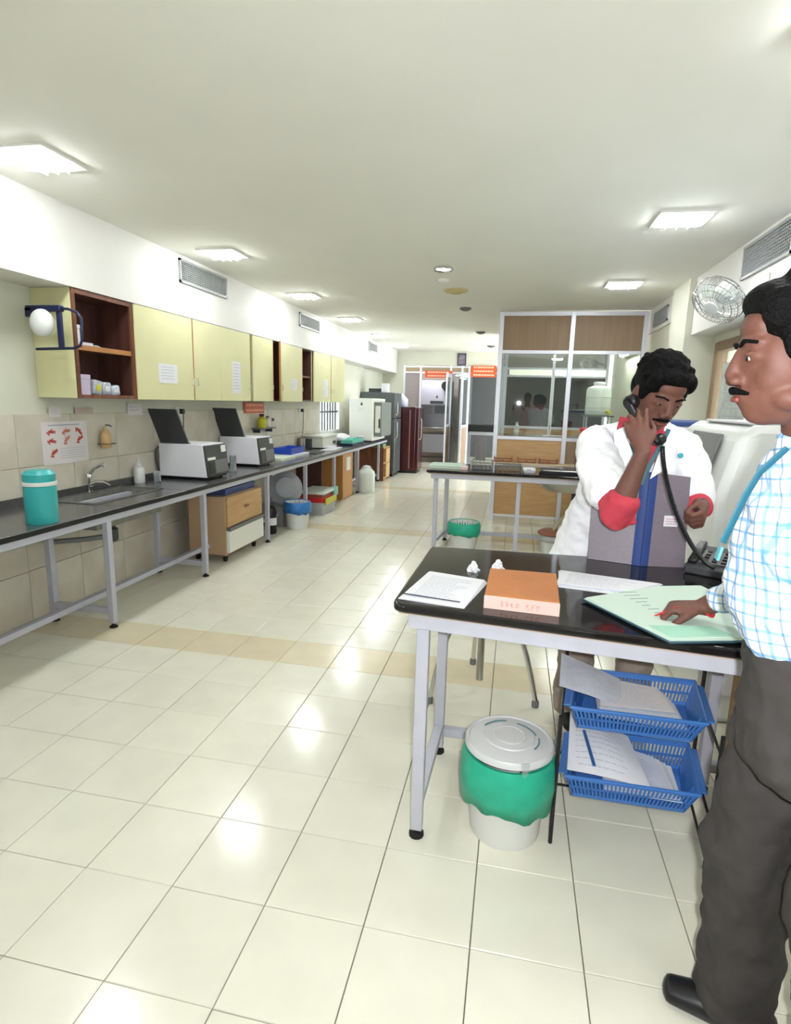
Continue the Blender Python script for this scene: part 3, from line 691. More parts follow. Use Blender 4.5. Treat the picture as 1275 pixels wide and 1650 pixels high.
# blue tray and papers
def tray(name, label, cat, x0, x1, y0, y1, z0, h, m, group=None, th=.006):
    t = thing(name, label, cat, ((x0+x1)/2, (y0+y1)/2, z0), 0, group); fl = .012
    B(x0+fl, x1-fl, y0+fl, y1-fl, z0, z0+th).build('base', m, t)
    for (p, q) in (((x0, y0), (x1, y0)), ((x1, y0), (x1, y1)), ((x1, y1), (x0, y1)), ((x0, y1), (x0, y0))):
        c = V(((x0+x1)/2, (y0+y1)/2, 0)); P = V((*p, 0)); Q = V((*q, 0)); inn = lambda a, k: V((a.x+(fl if a.x < c.x else -fl)*k, a.y+(fl if a.y < c.y else -fl)*k, 0))
        lo0, lo1 = inn(P, 1), inn(Q, 1); li0, li1 = inn(P, 1.5), inn(Q, 1.5); hi0, hi1 = inn(P, .5), inn(Q, .5)
        MB().add([lo0+V((0, 0, z0)), lo1+V((0, 0, z0)), Q+V((0, 0, z0+h)), P+V((0, 0, z0+h)), li0+V((0, 0, z0)), li1+V((0, 0, z0)), hi1+V((0, 0, z0+h)), hi0+V((0, 0, z0+h))], [(0, 1, 2, 3), (4, 7, 6, 5), (0, 4, 5, 1), (3, 2, 6, 7), (0, 3, 7, 4), (1, 5, 6, 2)]).build('side', m, t)
    return t
tray('plastic_tray', 'bright blue plastic tray past the second machine', 'tray', -2.86, -2.62, 6.55, 7.0, CZT+.03, .075, M_bluetray)
for k, (x0, x1, y0, y1, z) in enumerate(((-2.90, -2.56, 6.1, 6.52, CZT), (-2.88, -2.58, 6.5, 7.05, CZT))):
    tag(MB().box(x0, x1, y0, y1, z, z+.028 - (k == 1)*.0).build('paper_stack', mat('greenish_paper', (222, 232, 214), .8) if k == 0 else M_paper, bevel=.002), ['stack of greenish white sheets in front of the blue tray', 'white sheet stack under the blue tray'][k], 'papers')
tray('plastic_tray', 'grey flat tray behind the blue tray on the left counter', 'tray', -2.97, -2.78, 7.15, 7.5, CZT, .03, M_mgrey)
tag(MB().lathe((-2.93, 7.7, CZT), [(.05, 0), (.05, .15), (.045, .155)], 20).build('steel_canister', M_inox), 'steel canister beside the beige desktop instrument', 'canister')
box_thing('reagent_box', 'dark grey box beside the steel canister', 'box', -2.94, -2.84, 7.80, 7.92, CZT, CZT+.14, M_dgrey)
# desktop instrument
t = thing('desktop_instrument', 'low beige desktop instrument in front of the barred window', 'machine', (-2.83, 8.2, CZT))
B(-2.97, -2.68, 7.88, 8.55, CZT+.01, CZT+.16).build('housing', mat('beige_enamel', (198, 198, 186), .45), t, bevel=.008)
B(-2.98, -2.67, 7.86, 8.57, CZT+.16, CZT+.19).build('cover', M_offw, t, bevel=.006)
B(-2.68, -2.675, 8.35, 8.48, CZT+.05, CZT+.09).build('dark_window', M_dgrey, t); B(-2.68, -2.60, 7.88, 8.3, CZT+.012, CZT+.03).build('front_shelf', M_lgrey, t, bevel=.003)
for y in (7.95, 8.45): B(-2.95, -2.70, y, y+.03, CZT, CZT+.01).build('foot', M_rubber, t)
tag(MB().hexa([(-2.62, 7.6), (-2.45, 7.7), (-2.50, 8.25), (-2.64, 8.2)], CZT, CZT+.01).build('paper_stack', M_paper), 'loose white papers at the counter edge before the beige instrument', 'papers')
tag(MB().hexa([(-2.75, 7.05), (-2.50, 7.1), (-2.52, 7.5), (-2.77, 7.46)], CZT, CZT+.012).build('clip_folder', M_dgrey), 'dark folder lying past the blue tray', 'folder')
t = tray('rack_tray', 'teal tray on a navy base near the white incubator', 'tray', -2.64, -2.44, 8.6, 9.3, CZT+.035, .05, mat('mint_plastic', (104, 196, 172), .35))
B(-2.64, -2.44, 8.6, 9.3, CZT, CZT+.034).build('navy_base', M_navy, t)
for k, (x, y, r, h, l) in enumerate(((-2.80, 8.75, .06, .09, 'clear plastic tub behind the teal tray, nearest'), (-2.82, 9.0, .07, .10, 'clear plastic tub behind the teal tray, middle'), (-2.76, 9.2, .06, .13, 'clear plastic tub behind the teal tray, farthest'), (-2.55, 9.42, .06, .10, 'clear plastic tub right against the white incubator'))):
    t = thing('plastic_tub', l, 'tub', (x, y, CZT)); MB().lathe((x, y, CZT), [(r*.8, 0), (r, h), (r*.95, h), (r*.76, .006), (.001, .006)], 18).build('wall', M_clear, t); MB().lathe((x, y, CZT+h), [(r*1.05, 0), (r*1.05, .01)], 18).build('lid', M_lgrey, t)
for k, (y, z) in enumerate(((8.65, CZT), (8.9, CZT+.10))):
    pass
tag(MB().loft([(-2.70, 8.7, CZT+.10), (-2.72, 8.95, CZT+.12), (-2.72, 9.15, CZT+.11)], [.09, .11, .08], [.04, .055, .035], (1, 0, 0), 14).build('plastic_bag', mat('white_film', (226, 220, 226), .35, bump=.8, bump_scale=40)), 'crumpled white plastic bag lying over the tubs', 'bag')
# incubator with open door
t = thing('incubator', 'white incubator cabinet with its front door ajar on the left counter', 'incubator', (-2.67, 10.0, CZT))
B(-2.79, -2.38, 9.6, 10.55, CZT+.02, 1.50).build('cabinet', M_offw, t, bevel=.008)
MB().prism([(-2.60, 9.599, 1.385), (-2.55, 9.599, 1.385), (-2.575, 9.599, 1.445)], (0, -.003, 0)).build('emblem', M_dgrey, t)
q = MB(); 
for i in range(3): q.box(-2.65, -2.65+.14-.03*i, 9.597, 9.6, 1.33-.02*i, 1.333-.02*i)
q.build('printed_lines', M_ink, t)
B(-2.378, -2.25, 9.72, 10.5, CZT+.09, 1.44).build('open_door', mat('grey_frame', (120, 124, 118), .4), t, bevel=.006)
B(-2.36, -2.27, 9.712, 9.72, CZT+.16, 1.38).build('door_liner', M_offw, t)
B(-2.30, -2.27, 9.705, 9.712, 1.0, 1.16).build('door_handle', M_dgrey, t)
for x in (-2.76, -2.42):
    for y in (9.65, 10.5): MB().lathe((x, y, CZT+.0), [(.02, 0), (.02, .022)], 10).build('foot', M_rubber, t)
# refrigerators
t = thing('refrigerator', 'tall grey refrigerator behind the incubator', 'refrigerator', (-2.66, 11.35, 0))
B(-2.98, -2.36, 11.05, 11.65, .05, 1.63).build('cabinet', M_fridge, t, bevel=.01)
B(-2.36, -2.29, 11.05, 11.65, .06, 1.13).build('door', M_fridge, t, bevel=.012); B(-2.36, -2.29, 11.05, 11.65, 1.14, 1.62).build('freezer_door', M_fridge, t, bevel=.012)
for z in ((.75, 1.08), (1.2, 1.45)): MB().tube([(-2.28, 11.10, z[0]), (-2.255, 11.10, z[0]+.03), (-2.255, 11.10, z[1]-.03), (-2.28, 11.10, z[1])], .01, 8).build('handle', M_chrome, t)
B(-2.95, -2.33, 11.08, 11.6, 0, .05).build('plinth', M_black, t)
t = thing('refrigerator', 'shorter glossy maroon refrigerator beside the grey one', 'refrigerator', (-2.15, 12.0, 0))
B(-2.40, -2.0, 11.72, 12.3, .05, 1.36).build('cabinet', M_maroon, t, bevel=.012); B(-2.0, -1.93, 11.73, 12.29, .06, 1.35).build('door', M_maroon, t, bevel=.015)
MB().tube([(-1.92, 11.78, .7), (-1.89, 11.78, .74), (-1.89, 11.78, 1.1), (-1.92, 11.78, 1.15)], .014, 8).build('handle', M_chrome, t)
B(-2.38, -1.97, 11.75, 12.25, 0, .05).build('plinth', M_black, t)
B(-2.125, -2.105, 11.715, 11.72, .1, 1.3).build('side_trim', mat('dull_mauve', (140, 110, 112), .3), t)
tag(MB().loft([(-2.32, 11.95, 1.40), (-2.30, 11.95, 1.50), (-2.34, 11.95, 1.60)], [.11, .09, .03], [.10, .10, .04], (1, 0, 0), 16).build('cloth_bundle', mat('pale_blue_white_cloth', (206, 208, 226), .85, bump=.6, bump_scale=25)), 'bundle of white cloth resting on the maroon refrigerator', 'cloth')
box_thing('carton', 'dark carton on top of the grey refrigerator', 'box', -2.85, -2.62, 11.15, 11.4, 1.631, 1.70, M_dgrey)
box_thing('carton', 'pale carton standing on top of the grey refrigerator', 'box', -2.60, -2.48, 11.15, 11.35, 1.631, 1.80, M_lgrey)

# ================================================================== UNDER THE LEFT COUNTER
t = thing('drawer_unit', 'pale wooden two-drawer unit on castors under the counter', 'drawer unit', (-2.61, 4.9, 0))
B(-2.80, -2.445, 4.55, 5.27, .075, .60).build('body', M_drawer, t, bevel=.003)
d = B(-2.444, -2.424, 4.56, 5.26, .33, .595).build('drawer', M_ply, t, bevel=.002)
B(-2.424, -2.41, 4.88, 4.96, .46, .475).build('handle', M_redb, d)
d = B(-2.444, -2.41, 4.56, 5.26, .10, .30).build('drawer', M_offw, t, bevel=.002, label='white lower drawer front')
B(-2.43, -2.40, 4.56, 5.26, .295, .325).build('drawer_gap_shelf', M_mgrey, t)
for x in (-2.76, -2.49):
    for y in (4.62, 5.20): MB().tube([(x-.012, y, .026), (x+.012, y, .026)], .026, 14).build('castor', M_rubber, t)
for x in (-2.76, -2.49):
    for y in (4.62, 5.20): B(x-.01, x+.01, y-.01, y+.01, .04, .075).build('castor_fork', M_chrome, t)
tray('plastic_tray', 'dark blue tray on top of the wooden drawer unit', 'tray', -2.76, -2.47, 4.62, 5.22, .601, .06, mat('slate_blue_plastic', (64, 84, 130), .45))
# basket of silver things, black bottle, bins
t = thing('round_basin', 'silver grey basin tilted on its side under the counter', 'basin', (-2.72, 6.0, .38))
MB().lathe((-2.62, 6.35, .42), [(.20, -.02), (.20, .0), (.17, .01), (.12, .06), (.05, .065)], 28, (.5, -.9, .25)).build('bowl', mat('grey_plastic', (168, 170, 176), .45), t)
B(-2.85, -2.55, 6.1, 6.35, 0, .24).build('stand_box', mat('grey_card', (140, 138, 140), .7), t)
t = thing('solvent_bottle', 'black plastic bottle with a pale label beside the blue-lined bin', 'bottle', (-2.56, 5.78, 0))
MB().lathe((-2.56, 5.78, 0), [(.055, 0), (.062, .01), (.062, .24), (.05, .29), (.022, .31)], 22).build('body', M_black, t)
MB().lathe((-2.56, 5.78, .31), [(.026, 0), (.026, .03)], 16).build('cap', M_dgrey, t); MB().tube([(-2.56, 5.78, .10), (-2.56, 5.78, .18)], .0635, 22).build('label_band', M_lgrey, t)
def bin_(label, x, y, r, h, liner, lidm=None, group='lined waste bins', body=M_bucket, flop=.09, liner_name='liner'):
    t = thing('waste_bin', label, 'bin', (x, y, 0), 0, group)
    MB().lathe((x, y, 0), [(r*.80, 0), (r*.83, .01), (r*.98, h), (r, h+.004), (r*.94, h+.002), (r*.78, .015), (.001, .012)], 32).build('bucket', body, t)
    n = 48; q = MB(); base = []
    for i, (rr, z) in enumerate(((.90, h*.75), (.95, h+.006), (1.03, h+.008), (1.09, h-.015), (1.11, h-flop*.6), (1.07, h-flop))):
        for k in range(n):
            th = 2*PI*k/n; wv = .012*math.sin(th*9+i)+.01*math.sin(th*5+2*i) if i > 2 else 0
            q.v.append(V((x+r*(rr+wv)*math.cos(th), y+r*(rr+wv)*math.sin(th), z + (.07*flop*math.sin(th*3+1) + .04*flop*math.sin(th*8+2) + .03*flop*math.sin(th*13) if i == 5 else 0))))
    for i in range(5):
        for k in range(n): q.f.append((i*n+k, i*n+(k+1) % n, (i+1)*n+(k+1) % n, (i+1)*n+k))
    q.build(liner_name, liner, t, solid=.002)
    return t
bin_('white bin with a bright blue liner under the left counter', -2.395, 6.15, .145, .30, M_bluebag, flop=.12)
# colourful crate stack
t = thing('storage_crate', 'clear crate with red and yellow contents under the counter', 'crate', (-2.5, 7.15, 0))
B(-2.66, -2.34, 6.9, 7.4, .0, .16).build('lower_body', mat('cloudy_plastic', (170, 172, 172), .4), t, bevel=.006); B(-2.66, -2.34, 6.9, 7.4, .16, .22).build('red_insert', M_red, t, bevel=.004)
B(-2.33, -2.31, 6.95, 7.38, .13, .21).build('yellow_pack', M_yellow, t, bevel=.004); B(-2.67, -2.32, 6.88, 7.42, .27, .30).build('pale_lid', M_milky, t, bevel=.004)
B(-2.65, -2.35, 6.91, 7.39, .22, .27).build('rust_insert', mat('rust', (150, 70, 50), .5), t); B(-2.34, -2.31, 7.30, 7.44, .20, .31).build('teal_handle', mat('pale_teal', (130, 200, 190), .4), t)
tag(B(-2.92, -2.55, 7.45, 7.50, .0, .66).build('timber_board', M_darkwood), 'brown timber board standing behind the clear crate', 'board')
t = thing('low_cupboard', 'orange-brown wooden cupboard with a white label on its door', 'cupboard', (-2.62, 8.35, 0))
B(-2.84, -2.46, 8.08, 8.62, .0, .675).build('body', M_cupboard, t, bevel=.002)
B(-2.459, -2.44, 8.09, 8.61, .02, .67).build('door', M_cupboard, t, bevel=.002); B(-2.44, -2.438, 8.28, 8.48, .42, .62).build('door_label', M_offw, t); MB().lathe((-2.44, 8.56, .35), [(.008, 0), (.012, .015), (.008, .02)], 10, (1, 0, 0)).build('knob', M_chrome, t)
tag(B(-2.90, -2.60, 8.68, 8.74, 0, .67).build('timber_board', M_darkwood), 'brown timber board behind the milky drum', 'board')
t = thing('plastic_drum', 'milky white drum with a narrow neck under the counter', 'drum', (-2.27, 8.95, 0))
MB().lathe((-2.30, 8.95, 0), [(.12, 0), (.135, .02), (.135, .31), (.12, .35), (.06, .39), (.05, .40)], 28).build('body', M_milky, t); MB().lathe((-2.30, 8.95, .40), [(.055, 0), (.055, .03), (.045, .033)], 20).build('cap', M_lgrey, t)
MB().tube([(-2.20, 8.95, .36), (-2.24, 8.95, .42), (-2.30, 8.95, .44), (-2.36, 8.95, .42), (-2.40, 8.95, .36)], .007, 8).build('carry_handle', M_lgrey, t)
t = thing('open_shelf_unit', 'small wooden shelf unit beside the grey refrigerator', 'shelf unit', (-2.5, 10.6, 0))
for z in (.04, .32, .60): B(-2.80, -2.34, 10.35, 10.85, z, z+.02).build('shelf', M_ply, t)
B(-2.80, -2.34, 10.85, 10.87, 0, .62).build('side', M_ply, t); B(-2.80, -2.34, 10.33, 10.35, 0, .62).build('side', M_wood, t)
B(-2.40, -2.33, 10.52, 10.84, .06, .31).build('drawer', M_ply, t, bevel=.003); B(-2.40, -2.33, 10.52, 10.84, .34, .59).build('drawer', M_ply, t, bevel=.003)
box_thing('carton', 'green and white carton on top of the small shelf unit', 'box', -2.55, -2.38, 10.45, 10.7, .621, .675, mat('leaf_green', (120, 150, 110), .6))

# ================================================================== GLAZED CUBICLE (aluminium partition)
PY = 7.33
t = thing('glazed_partition', 'white aluminium partition with brown panels and big glass panes', 'partition', (.6, PY, 0))
f = MB(); w = .025
posts = (-.235, .59, 1.395)
for k, x in enumerate(posts): B(x-.026, x+.026, PY-.03, PY+.03, 0, 2.545).build('post', M_alu, t, bevel=.002)
for z0, z1 in ((2.50, 2.545), (2.065, 2.105), (1.035, 1.075), (.69, .73), (.06, .09)):
    for a, b in ((posts[0]+.026, posts[1]-.026), (posts[1]+.026, posts[2]-.026)): B(a, b, PY-.02, PY+.02, z0, z1).build('rail', M_alu, t, bevel=.002)
for a, b in ((posts[0]+.026, posts[1]-.026), (posts[1]+.026, posts[2]-.026)):
    B(a, b, PY-.006, PY+.006, 2.105, 2.50).build('upper_panel', M_board, t)
    B(a, b, PY-.003, PY+.003, 1.075, 2.065).build('glass_pane', M_glass, t)
    B(a, b, PY-.006, PY+.006, .73, 1.035).build('lower_panel', M_ply if a < 0 else M_board, t)
    B(a, b, PY-.006, PY+.006, .09, .69).build('kick_panel', M_ply, t)
t = thing('partition_ledge', 'narrow pale wooden ledge along the foot of the glass partition', 'ledge', (.5, PY-.16, .75))
B(-.22, 1.38, PY-.20, PY-.032, .745, .765).build('board', mat('pale_wood', (206, 186, 150), .5), t, bevel=.003)
for x in (-.1, .6, 1.3): B(x, x+.02, PY-.15, PY-.032, .62, .745).build('bracket', M_ply, t)
# reddish wooden racks on the ledge
for k, (x, l) in enumerate(((-.12, 'reddish wooden slide rack on the partition ledge, nearest the free post'), (.16, 'reddish wooden slide rack on the partition ledge, second from the free post'), (.42, 'reddish wooden slide rack on the partition ledge, farthest from the free post'))):
    t = thing('slide_rack', l, 'rack', (x, PY-.12, .766), 0, 'slide racks on the partition ledge')
    B(x-.11, x+.11, PY-.17, PY-.08, .766, .776).build('base', M_redb, t); B(x-.11, x+.11, PY-.17, PY-.165, .80, .81).build('front_bar', M_redb, t); B(x-.11, x+.11, PY-.085, PY-.08, .80, .81).build('back_bar', M_redb, t)
    for q in (-.105, .0, .105): B(x+q-.006, x+q+.006, PY-.17, PY-.08, .776, .83 if q else .80).build('divider', M_redb, t)
# side and back frames of the cubicle
t = thing('glazed_partition', 'side glass wall of the cubicle running away from its free post', 'partition', (-.235, 8.6, 0))
for y in (8.45, 9.70): B(-.26, -.21, y-.026, y+.026, 0, 2.545).build('post', M_alu, t)
for z0, z1 in ((2.50, 2.545), (2.065, 2.105), (1.035, 1.075), (.06, .09)):
    B(-.255, -.215, PY+.031, 8.42, z0, z1).build('rail', M_alu, t); B(-.255, -.215, 8.48, 9.67, z0, z1).build('rail', M_alu, t)
B(-.238, -.232, PY+.031, 8.42, 1.08, 2.06).build('glass_pane', M_glass, t); B(-.238, -.232, 8.48, 9.67, 1.08, 2.06).build('glass_pane', M_glass, t)
B(-.24, -.23, PY+.031, 8.42, .09, 1.03).build('kick_panel', M_ply, t); B(-.24, -.23, 8.48, 9.67, .09, 1.03).build('kick_panel', M_ply, t)
B(-.24, -.23, PY+.031, 8.42, 2.11, 2.5).build('upper_panel', M_board, t); B(-.24, -.23, 8.48, 9.67, 2.11, 2.5).build('upper_panel', M_board, t)
t = thing('glazed_partition', 'dark-glazed back wall of the cubicle seen through the front glass', 'partition', (.6, 9.78, 0))
for x in (-.20, .545, 1.36): B(x-.02, x+.02, 9.74, 9.78, 0, 2.545).build('post', M_alu, t)
for z0, z1 in ((2.50, 2.545), (2.02, 2.05), (1.90, 1.93), (1.08, 1.12)):
    B(-.18, .52, 9.745, 9.775, z0, z1).build('rail', M_alu, t); B(.57, 1.34, 9.745, 9.775, z0, z1).build('rail', M_alu, t)
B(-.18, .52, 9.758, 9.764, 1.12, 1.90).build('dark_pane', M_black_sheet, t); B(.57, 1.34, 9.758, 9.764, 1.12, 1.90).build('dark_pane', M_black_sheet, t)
B(-.18, .52, 9.758, 9.764, 0, 1.08).build('lower_panel', M_ply, t); B(.57, 1.34, 9.758, 9.764, 0, 1.08).build('lower_panel', M_ply, t)
B(-.18, 1.34, 9.758, 9.764, 2.05, 2.5).build('upper_panel', mat('grey_board', (150, 148, 140), .7), t)
t = thing('tube_light', 'lit tube lamp on the right wall inside the glazed cubicle', 'lamp', (1.42, 8.2, 2.16))
B(1.40, 1.458, 7.65, 8.75, 2.14, 2.20).build('housing', M_white, t); MB().tube([(1.37, 7.68, 2.17), (1.37, 8.72, 2.17)], .016, 10).build('tube', mat('lit_tube', (250, 255, 250), .5, emit=22), t)
B(1.36, 1.40, 7.65, 7.68, 2.15, 2.19).build('end_cap', M_offw, t); B(1.36, 1.40, 8.72, 8.75, 2.15, 2.19).build('end_cap', M_offw, t)
# bench and tank in the cubicle
t = thing('cubicle_bench', 'grey bench top inside the glazed cubicle', 'bench', (.6, 8.6, 0))
B(-.1, 1.40, 8.1, 8.8, 1.0, 1.03).build('top', mat('pale_grey_stone', (150, 150, 150), .3), t, bevel=.003)
for x in (0, 1.3):
    for y in (8.15, 8.72): B(x, x+.04, y, y+.04, 0, 1.0).build('leg', M_steel, t)
t = thing('bench_bottle', 'white bottle on the bench behind the glass', 'bottle', (.02, 8.3, 1.03)); MB().lathe((.02, 8.3, 1.03), [(.03, 0), (.033, .01), (.033, .14), (.015, .16)]).build('body', M_bucket, t); MB().lathe((.02, 8.3, 1.19), [(.017, 0), (.017, .03)]).build('cap', M_lgrey, t)
tag(B(.38, .68, 8.25, 8.45, 1.031, 1.05).build('paper_stack', M_paper), 'white sheets on the bench behind the glass', 'papers')
t = thing('water_tank', 'white round water tank with a yellow tap behind the glass', 'tank', (1.10, 8.5, 1.33))
MB().lathe((1.10, 8.5, 1.345), [(.15, 0), (.165, .015), (.165, .34), (.15, .37), (.08, .40), (.07, .41)], 32).build('body', M_milky, t); MB().lathe((1.10, 8.5, 1.755), [(.08, 0), (.085, .03), (.06, .04)], 24).build('lid', M_lgrey, t)
for z in (.10, .24): MB().lathe((1.10, 8.5, 1.345+z), [(.166, 0), (.170, .006), (.166, .012)], 32).build('rib', M_milky, t)
MB().tube([(1.20, 8.36, 1.40), (1.22, 8.30, 1.40), (1.225, 8.29, 1.36)], .022, 10).build('spigot', M_yellow, t)
t = thing('tank_stand', 'grey shelf stand carrying the white water tank', 'stand', (1.1, 8.5, 1.03))
B(.92, 1.30, 8.32, 8.68, 1.325, 1.344).build('top', M_mgrey, t)
for x in (.94, 1.26):
    for y in (8.34, 8.64): B(x, x+.02, y, y+.02, 1.031, 1.325).build('leg', M_steel, t)

# ================================================================== FAR END
FY = 13.0
fw = MB(); fw.box(XL, -.2, FY, FY+.1, 2.26, CZ).box(-.2, 2.2, FY, FY+.1, 0, CZ); fw.box(XL, -2.50, FY, FY+.1, 0, 2.26)
struct('wall_1', fw, M_cream)
struct('wall_2', B(-2.478, -2.152, FY+.02, FY+.05, 0, 2.10), mat('mauve_grey_panel', (160, 150, 148), .6))
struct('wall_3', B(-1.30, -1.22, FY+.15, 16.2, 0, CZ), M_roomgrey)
t = thing('aluminium_frame', 'pale aluminium door frame across the far end with two openings', 'frame', (-1.4, FY, 0))
for x in (-2.50, -2.13, -1.46, -1.21, -1.055, -.44): B(x-.022, x+.022, FY-.03, FY+.03, 0, 2.26).build('post', M_alu, t)
for z in (2.235, 2.11):
    for a, b in ((-2.478, -2.152), (-2.108, -1.482), (-1.438, -1.232), (-1.188, -1.077), (-1.033, -.462)): B(a, b, FY-.025, FY+.025, z-.015, z+.015).build('rail', M_alu, t)
for a, b in ((-2.478, -2.152), (-2.108, -1.482), (-1.438, -1.232), (-1.188, -1.077), (-1.033, -.462)): B(a, b, FY-.004, FY+.004, 2.125, 2.22).build('fanlight', mat('tan_board', (170, 150, 120), .6), t)
B(-1.438, -1.232, FY-.004, FY+.004, .05, 2.09).build('glass_pane', M_glass, t); B(-1.188, -1.077, FY-.004, FY+.004, .05, 2.09).build('glass_pane', M_glass, t)
for lab, x, y, dx in (('aluminium door leaf standing open at the left far opening', -1.44, FY-.03, -.02), ('aluminium door leaf standing open at the right far opening', -1.06, FY-.03, -.06)):
    t = thing('door_leaf', lab, 'door', (x, y, 0)); L = .62
    a = V((x, y-.012, 0)); e = V((dx*2.2, -1, 0)).normalized(); n = V((e.y, -e.x, 0))*.015
    def bar(s0, s1, z0, z1, nm, m, th=1):
        p = a+e*s0; q = a+e*s1; MB().hexa([((p-n*th).x, (p-n*th).y), ((q-n*th).x, (q-n*th).y), ((q+n*th).x, (q+n*th).y), ((p+n*th).x, (p+n*th).y)], z0, z1).build(nm, m, t)
    bar(0, .05, .02, 2.08, 'stile', M_alu); bar(L-.05, L, .02, 2.08, 'stile', M_alu); bar(.05, L-.05, 2.0, 2.08, 'rail', M_alu); bar(.05, L-.05, .02, .12, 'rail', M_alu); bar(.05, L-.05, .95, 1.0, 'rail', M_alu)
    bar(.05, L-.05, 1.0, 2.0, 'glass_pane', M_glass, .15); bar(.05, L-.05, .12, .95, 'kick_panel', M_board, .3)
orange_sign('wide orange sign with faint lettering over the left far opening', (-2.03, FY-.04, 2.0), (1, 0, 0), (0, 0, 1), .60, .15, 2, (0, -1, 0))
orange_sign('larger orange sign with faint lettering over the right far opening', (-1.02, FY-.04, 2.03), (1, 0, 0), (0, 0, 1), .54, .24, 3, (0, -1, 0))
# framed picture over the far frame
t = thing('picture_frame', 'small dark framed portrait-shaped print high on the far wall', 'picture', (-1.23, FY-.02, 2.27))
B(-1.33, -1.14, FY-.02, FY-.001, 2.27, 2.53).build('frame', mat('dark_mauve_frame', (70, 56, 70), .5), t, bevel=.003); B(-1.305, -1.165, FY-.023, FY-.02, 2.30, 2.50).build('print', mat('mauve_print', (150, 136, 150), .6, rgb2=(96, 84, 100), noise_scale=9), t)
# hood cabinet in the left room
t = thing('safety_cabinet', 'grey-white laboratory hood on a stand in the left far room', 'cabinet', (-1.96, 14.3, 0))
mh = mat('hood_enamel', (176, 176, 186), .4)
B(-2.35, -1.56, 14.1, 14.7, 1.40, 1.98).build('canopy', mh, t, bevel=.01); B(-2.35, -1.56, 14.45, 14.7, .86, 1.40).build('back_body', mh, t); B(-2.35, -2.31, 14.1, 14.45, .86, 1.40).build('side_cheek', mh, t); B(-1.60, -1.56, 14.1, 14.45, .86, 1.40).build('side_cheek', mh, t)
B(-2.31, -1.60, 14.12, 14.13, 1.20, 1.40).build('sash_glass', M_glass, t); B(-2.06, -1.74, 14.09, 14.1, 1.43, 1.50).build('display_slot', M_dgrey, t)
MB().prism([(-1.93, 14.098, 1.58), (-1.87, 14.098, 1.58), (-1.90, 14.098, 1.64)], (0, -.003, 0)).build('emblem', M_dgrey, t)
B(-2.37, -1.54, 14.05, 14.7, .78, .86).build('work_surface', M_inox, t, bevel=.004); B(-2.30, -1.62, 14.15, 14.6, .25, .70).build('under_cupboard', mh, t)
for x in (-2.35, -1.60): B(x, x+.04, 14.1, 14.14, 0, .78).build('leg', M_steel, t); B(x, x+.04, 14.6, 14.64, 0, .78).build('leg', M_steel, t)
B(-2.31, -1.60, 14.1, 14.12, .12, .16).build('foot_rail', M_dgrey, t)
MB().lathe((-1.66, 13.9, 1.86), [(.11, 0), (.12, .01), (.12, .2), (.1, .21)], 24, (0, 1, 0)).build('exhaust_duct', M_dgrey, t)
# table with pleated cloth in the right room
t = thing('side_table', 'black-topped table in the dim right far room', 'table', (-.72, 14.4, 0))
B(-1.15, -.25, 14.0, 14.8, .80, .95).build('top', M_black, t, bevel=.005); B(-1.13, -.27, 14.02, 14.06, .72, .80).build('apron', M_steel, t)
for x in (-1.13, -.31):
    for y in (14.02, 14.74): B(x, x+.04, y, y+.04, 0, .8).build('leg', M_steel, t)
q = MB(); q.v = []; n = 26
for k in range(n+1):
    x = -.92+.26*k/n; y = 13.985+(.014 if k % 2 else -.004)
    q.v += [V((x, y, .70)), V((x, y, .12))]
for k in range(n): q.f.append((2*k, 2*k+1, 2*k+3, 2*k+2))
tag(q.build('pleated_cloth', M_pleat, smooth=False, solid=.003), 'pleated grey cloth hanging under the black-topped far table', 'cloth')
light('left_room_lamp', 'AREA', (-2.0, 13.9, 2.5), 16, (.95, .94, 1), .3); 
t = thing('ceiling_light', 'ceiling light in the left far room above the hood', 'ceiling light', (-2.0, 13.9, CZ)); B(-2.18, -1.82, 13.72, 14.08, CZ-.03, CZ-.001).build('housing', M_white, t)
struct('trim_5', B(-3.2, -1.31, 15.2, 15.3, 0, CZ), mat('warm_room_paint', (200, 186, 176), .8))

# ================================================================== BLACK TOPPED LAB TABLES
def rounded_poly(pts, r, n=6):
    out = []
    m = len(pts)
    for i in range(m):
        p = V((*pts[i], 0)); a = V((*pts[i-1], 0)); b = V((*pts[(i+1) % m], 0))
        u = (a-p).normalized(); v = (b-p).normalized(); s = p+u*r; e = p+v*r
        for k in range(n+1):
            q = k/n; x = (1-q)**2*s+2*q*(1-q)*p+q*q*e; out.append((x.x, x.y))
    return out
def lab_table(label, top, z, legs, rails, apron):
    cx = sum(p[0] for p in top)/len(top); cy = sum(p[1] for p in top)/len(top)
    t = thing('lab_table', label, 'table', (cx, cy, 0))
    MB().hexa(rounded_poly(top, .045), z-.028, z).build('granite_top', M_granite, t, bevel=.008)
    i = .02; ins = [(p[0]+(i if p[0] < cx else -i), p[1]+(i if p[1] < cy else -i)) for p in top]
    MB().hexa(ins, z-.036, z-.028).build('timber_packing', mat('packing_ply', (186, 160, 140), .6), t)
    for a, b in apron: MB().rtube((a[0], a[1], z-.060), (b[0], b[1], z-.060), .025, .048).build('apron_rail', M_steel, t, bevel=.002)
    for (x, y) in legs:
        l = B(x-.02, x+.02, y-.02, y+.02, .03, z-.084).build('leg', M_steel, t, bevel=.003)
        MB().lathe((x, y, 0), [(.026, 0), (.026, .01), (.012, .016), (.012, .03)], 12).build('rubber_foot', M_rubber, l)
    for a, b in rails: MB().rtube(a, b, .035, .035).build('foot_rail', M_steel, t, bevel=.002)
    return t
